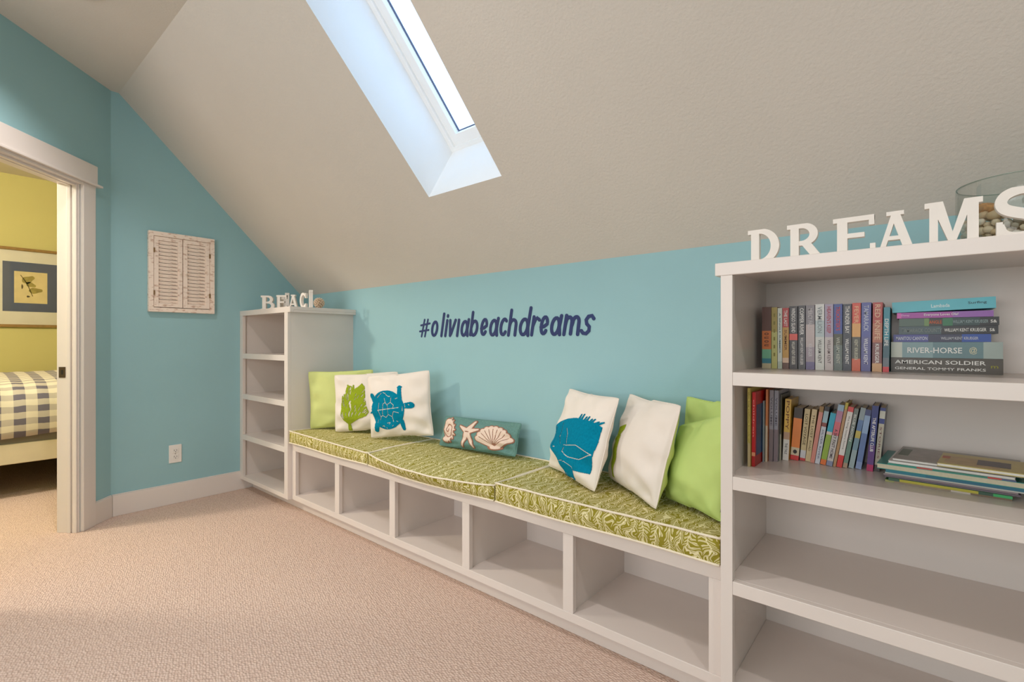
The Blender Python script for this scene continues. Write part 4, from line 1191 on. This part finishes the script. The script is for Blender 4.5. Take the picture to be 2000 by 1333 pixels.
flat(3.551, 3.741, SF, .095, zz[4], zz[5], [(0, .27, (72, 96, 82)), (.27, .32, (104, 136, 70)), (.32, .46, (28, 30, 22)), (.46, .56, (18, 110, 66)), (.56, .82, (20, 58, 56)), (.82, 1, (12, 12, 14))], 'green and black paperback with an orange title ending in ANGLE', G3, [('ANGLE', .32, .45, .28, .7, (214, 96, 40)), ('WILLIAM KENT KRUEGER', .56, .9, .3, .68, (150, 170, 170)), ('S&', .92, .98, .3, .66, W_)])
flat(3.5465, 3.731, SF - .004, .095, zz[5], zz[6], [(0, .05, (220, 90, 180)), (.05, .6, (168, 66, 160)), (.6, 1, (150, 90, 176))], 'thin purple paperback near the top of the flat stack', G3, [('Everyone Loves Olaf', .3, .66, .25, .78, W_), ('Disney', .05, .14, .3, .7, (240, 190, 230))])
# the thick turquoise top book slopes up to the right
flat(3.537, 3.735, SF - .008, .112, zz[6], zz[7], [(0, 1, (84, 184, 198))], 'thick turquoise book lying on top of the flat stack', G3, [('Lambada', .4, .58, .3, .62, (226, 240, 240)), ('Surfing', .75, .92, .4, .68, (40, 70, 80))], tilt=0.026, rz=-0.01)
tq = bpy.data.objects[-1] if False else None

# magazines on the second shelf
G4 = 'magazines and picture books lying in a pile on the second shelf'
ZM = Z2
def magaz(x0, x1, F, d, h, rgb, label, rz=0.0, pg=(206, 200, 186), top=None, bands=None, name='magazine'):
    global ZM
    t = root(name, (x0, F, ZM), label=label, cat='magazine', group=G4)
    t.rotation_euler = (0, 0, rz)
    W = x1 - x0; h2 = h - 0.0003
    ct = min(0.0014, h2 * 0.25)
    mats_ = [cov(rgb)] + ([cov(c[2]) for c in bands] if bands else [])
    b = MB(); b.box(0, W, 0, d, 0, ct); b.box(0, W, 0, d, h2 - ct, h2)
    if bands:
        for i, (f0, f1, c) in enumerate(bands): b.box(f0 * W, f1 * W, -0.0005, 0.0005, 0, h2, i + 1)
    b.build('cover', mats_, t)
    box('pages', 0.001, W - 0.001, 0.001, d - 0.001, ct, h2 - ct, mat('pages_%02x%02x%02x' % pg, pg, 0.8, 0.05, 200), t)
    if top:
        for k_, (nm, (a0, a1, b0, b1, c)) in enumerate(top):
            box(nm, a0 * W, a1 * W, b0 * d, b1 * d, h2, h2 + 0.0002 * (k_ + 1), mat('print_%02x%02x%02x' % c, c, 0.4, 0.15, 40), t)
    ZM += h
    return t
magaz(3.526, 3.752, -.232, .175, .0055, (52, 120, 66), 'thin green and brown picture book, bottom of the magazine pile', -0.055, bands=[(0, .08, (150, 150, 90)), (.08, .55, (150, 128, 104)), (.55, .7, (206, 190, 176)), (.7, 1, (120, 96, 70))])
magaz(3.533, 3.752, -.238, .17, .0065, (52, 150, 74), 'thin yellow-green spiral book in the magazine pile', -0.06, bands=[(0, .1, (40, 80, 60)), (.1, .75, (176, 166, 50)), (.75, .86, (30, 70, 50)), (.86, 1, (50, 160, 90))])
magaz(3.524, 3.766, -.232, .18, .004, (104, 96, 108), 'thin dark multicoloured magazine low in the pile', -0.065, pg=(120, 104, 110))
magaz(3.522, 3.762, -.230, .18, .004, (150, 136, 140), 'thin mauve magazine low in the pile', -0.06, pg=(150, 130, 130))
magaz(3.525, 3.775, -.228, .18, .004, (206, 206, 200), 'thin white-edged magazine under the teal books', -0.07)
magaz(3.527, 3.785, -.232, .18, .007, (20, 120, 132), 'thin teal picture book under the large hardback in the pile', -0.07, bands=[(0, .3, (18, 112, 130)), (.3, 1, (16, 96, 120))])
magaz(3.509, 3.79, -.232, .20, .014, (30, 138, 130), 'large teal hardback with cream pages in the middle of the pile', -0.07, pg=(206, 196, 170), name='book')
magaz(3.531, 3.758, -.234, .19, .0035, (60, 130, 100), 'thin magazine with a green and red edge in the pile', -0.08, bands=[(0, .25, (40, 140, 120)), (.25, .38, (190, 70, 60)), (.38, .8, (60, 130, 110)), (.8, .9, (200, 60, 50)), (.9, 1, (80, 90, 130))])
magaz(3.532, 3.757, -.232, .19, .006, (222, 218, 214), 'white-edged magazine below the grey-covered one', -0.08, pg=(232, 228, 222))
magaz(3.540, 3.768, -.226, .19, .007, (146, 140, 132), 'grey-covered magazine with a dark green square, near the top of the pile', -0.09, pg=(232, 228, 222), top=[('cover_print', (.12, .95, .08, .92, (158, 152, 146))), ('cover_square', (.02, .11, .3, .8, (74, 90, 60)))])
magaz(3.625, 3.80, -.262, .15, .008, (190, 172, 88), 'yellow-covered magazine with a dark picture, topmost on the pile', -0.10, pg=(226, 222, 214), top=[('cover_print', (.06, .6, .1, .75, (186, 160, 110))), ('cover_picture', (.38, .7, .25, .7, (92, 84, 84))), ('cover_corner', (.02, .1, .5, .7, (180, 90, 50)))])

# ------------------------------------------------------------------ bedroom
pic = root('framed_print', (-2.45, -1.2475, 1.49), label='framed botanical print with a white mat on the yellow bedroom wall', cat='picture')
def pb(name, y0, y1, z0, z1, x0, x1, m, parent=pic):
    return box(name, x0, x1, y0 + 1.2475, y1 + 1.2475, z0 - 1.49, z1 - 1.49, m, parent)
GW = mat('gold_brown_frame', (150, 116, 62), 0.5, 0.15, 30)
b = MB()
Y0, Y1, Za, Zb, f_ = -1.545, -0.95, 1.143, 1.838, 0.024
for (y0, y1, z0, z1) in ((Y0, Y1, Zb - f_, Zb), (Y0, Y1, Za, Za + f_), (Y0, Y0 + f_, Za + f_, Zb - f_), (Y1 - f_, Y1, Za + f_, Zb - f_)):
    b.box(0.001, 0.026, y0 + 1.2475, y1 + 1.2475, z0 - 1.49, z1 - 1.49)
b.build('frame', GW, pic, bevel=0.003)
pb('white_mat', Y0 + f_, Y1 - f_, Za + f_, Zb - f_, 0.001, 0.010, mat('mat_board', (226, 218, 196), 0.8))
pb('blue_mat', -1.42, -1.075, 1.281, 1.714, 0.010, 0.0115, mat('slate_blue_mat', (92, 98, 116), 0.8, 0.05, 30))
pr_ = pb('print', -1.35, -1.14, 1.356, 1.633, 0.0115, 0.0122, mat('cream_print', (224, 204, 148), 0.8, 0.05, 20))
lf = MB()
def leafshape(b, cy, cz, L, Wd, rot):
    pts = []
    for k in range(16):
        a = 2 * PI * k / 16
        px, py = L * math.cos(a), Wd * math.sin(a) * (1 + 0.25 * math.cos(3 * a))
        pts.append((cy + px * math.cos(rot) - py * math.sin(rot), cz + px * math.sin(rot) + py * math.cos(rot)))
    b.prism(pts, lambda y, z: (0.0122, y + 1.2475, z - 1.49), lambda y, z: (0.0128, y + 1.2475, z - 1.49))
leafshape(lf, -1.262, 1.565, .045, .028, 0.6); leafshape(lf, -1.215, 1.47, .045, .024, 0.1); leafshape(lf, -1.245, 1.52, .034, .02, -0.4)
lf.build('leaf', mat('olive_leaf_ink', (166, 148, 78), 0.8, 0.2, 40), pr_)
lf = MB(); stroke(lf, [(-1.31 + 1.2475, 1.6 - 1.49), (-1.27 + 1.2475, 1.53 - 1.49), (-1.235 + 1.2475, 1.42 - 1.49)], 0.005, 0.0122, 0.0128)
lf.v = [(v[1], v[0], v[2]) for v in lf.v]
lf.build('stem', mat('brown_ink', (110, 90, 44), 0.8), pr_)
lf = MB(); leafshape(lf, -1.30, 1.50, .006, .02, 0); leafshape(lf, -1.262, 1.415, .011, .008, 0)
lf.build('acorn', mat('dark_ink', (96, 82, 50), 0.8), pr_)
pb('glass', Y0 + f_, Y1 - f_, Za + f_, Zb - f_, 0.015, 0.0165, PANE)

bed = root('bed', (-0.89, -1.45, 0), label='bed with a grey gingham quilt and cream side rail in the yellow bedroom', cat='bed')
RAIL = mat('cream_bed_rail', (224, 212, 184), 0.5)
box('side_rail', -0.03, 0.0, -1.0, 1.3, 0.225, 0.355, RAIL, bed, bevel=0.004)
box('side_rail', -1.53, -1.50, -1.0, 1.3, 0.225, 0.355, RAIL, bed, bevel=0.004)
box('end_rail', -1.50, -0.03, -1.0, -0.97, 0.225, 0.355, RAIL, bed)
box('end_rail', -1.50, -0.03, 1.27, 1.3, 0.225, 0.355, RAIL, bed)
for x in (-0.06, -1.53):
    for y in (-1.0, 1.24): box('leg', x, x + 0.06, y, y + 0.06, 0.0, 0.225, RAIL, bed)
box('box_spring', -1.49, -0.012, -0.96, 1.26, 0.26, 0.425, GREYBAND, bed, bevel=0.01)
prof = [(0.012, 0.395), (0.024, 0.44), (0.026, 0.52), (0.018, 0.60), (-0.005, 0.66), (-0.05, 0.705), (-0.12, 0.735), (-0.25, 0.755), (-0.5, 0.775), (-0.8, 0.785), (-1.1, 0.775), (-1.35, 0.745), (-1.46, 0.69), (-1.50, 0.6), (-1.505, 0.42)]
vs, uvs, fs = [], [], []
NY = 90
for i in range(NY + 1):
    y = -0.97 + 2.24 * i / NY
    arcl = 0
    for k, (x, z) in enumerate(prof):
        if k: arcl += math.hypot(x - prof[k - 1][0], z - prof[k - 1][1])
        q = 0.008 * noise.noise(Vector((x * 6, y * 7, z * 6))) + 0.003 * math.sin(y * 60 + z * 20) * (1 if k > 0 else 0)
        vs.append((x + q, y, z + q * 0.8 + (0.012 * math.sin(y * 5) if k == 0 else 0))); uvs.append((y, arcl))
np_ = len(prof)
for i in range(NY):
    for k in range(np_ - 1):
        fs.append((i * np_ + k, i * np_ + k + 1, (i + 1) * np_ + k + 1, (i + 1) * np_ + k))
q = MB(); q.add(vs, fs)
qo = q.build('quilt', GING, bed, smooth=True, uv=uvs)
sd = qo.modifiers.new('s', 'SOLIDIFY'); sd.thickness = 0.012; sd.offset = -1
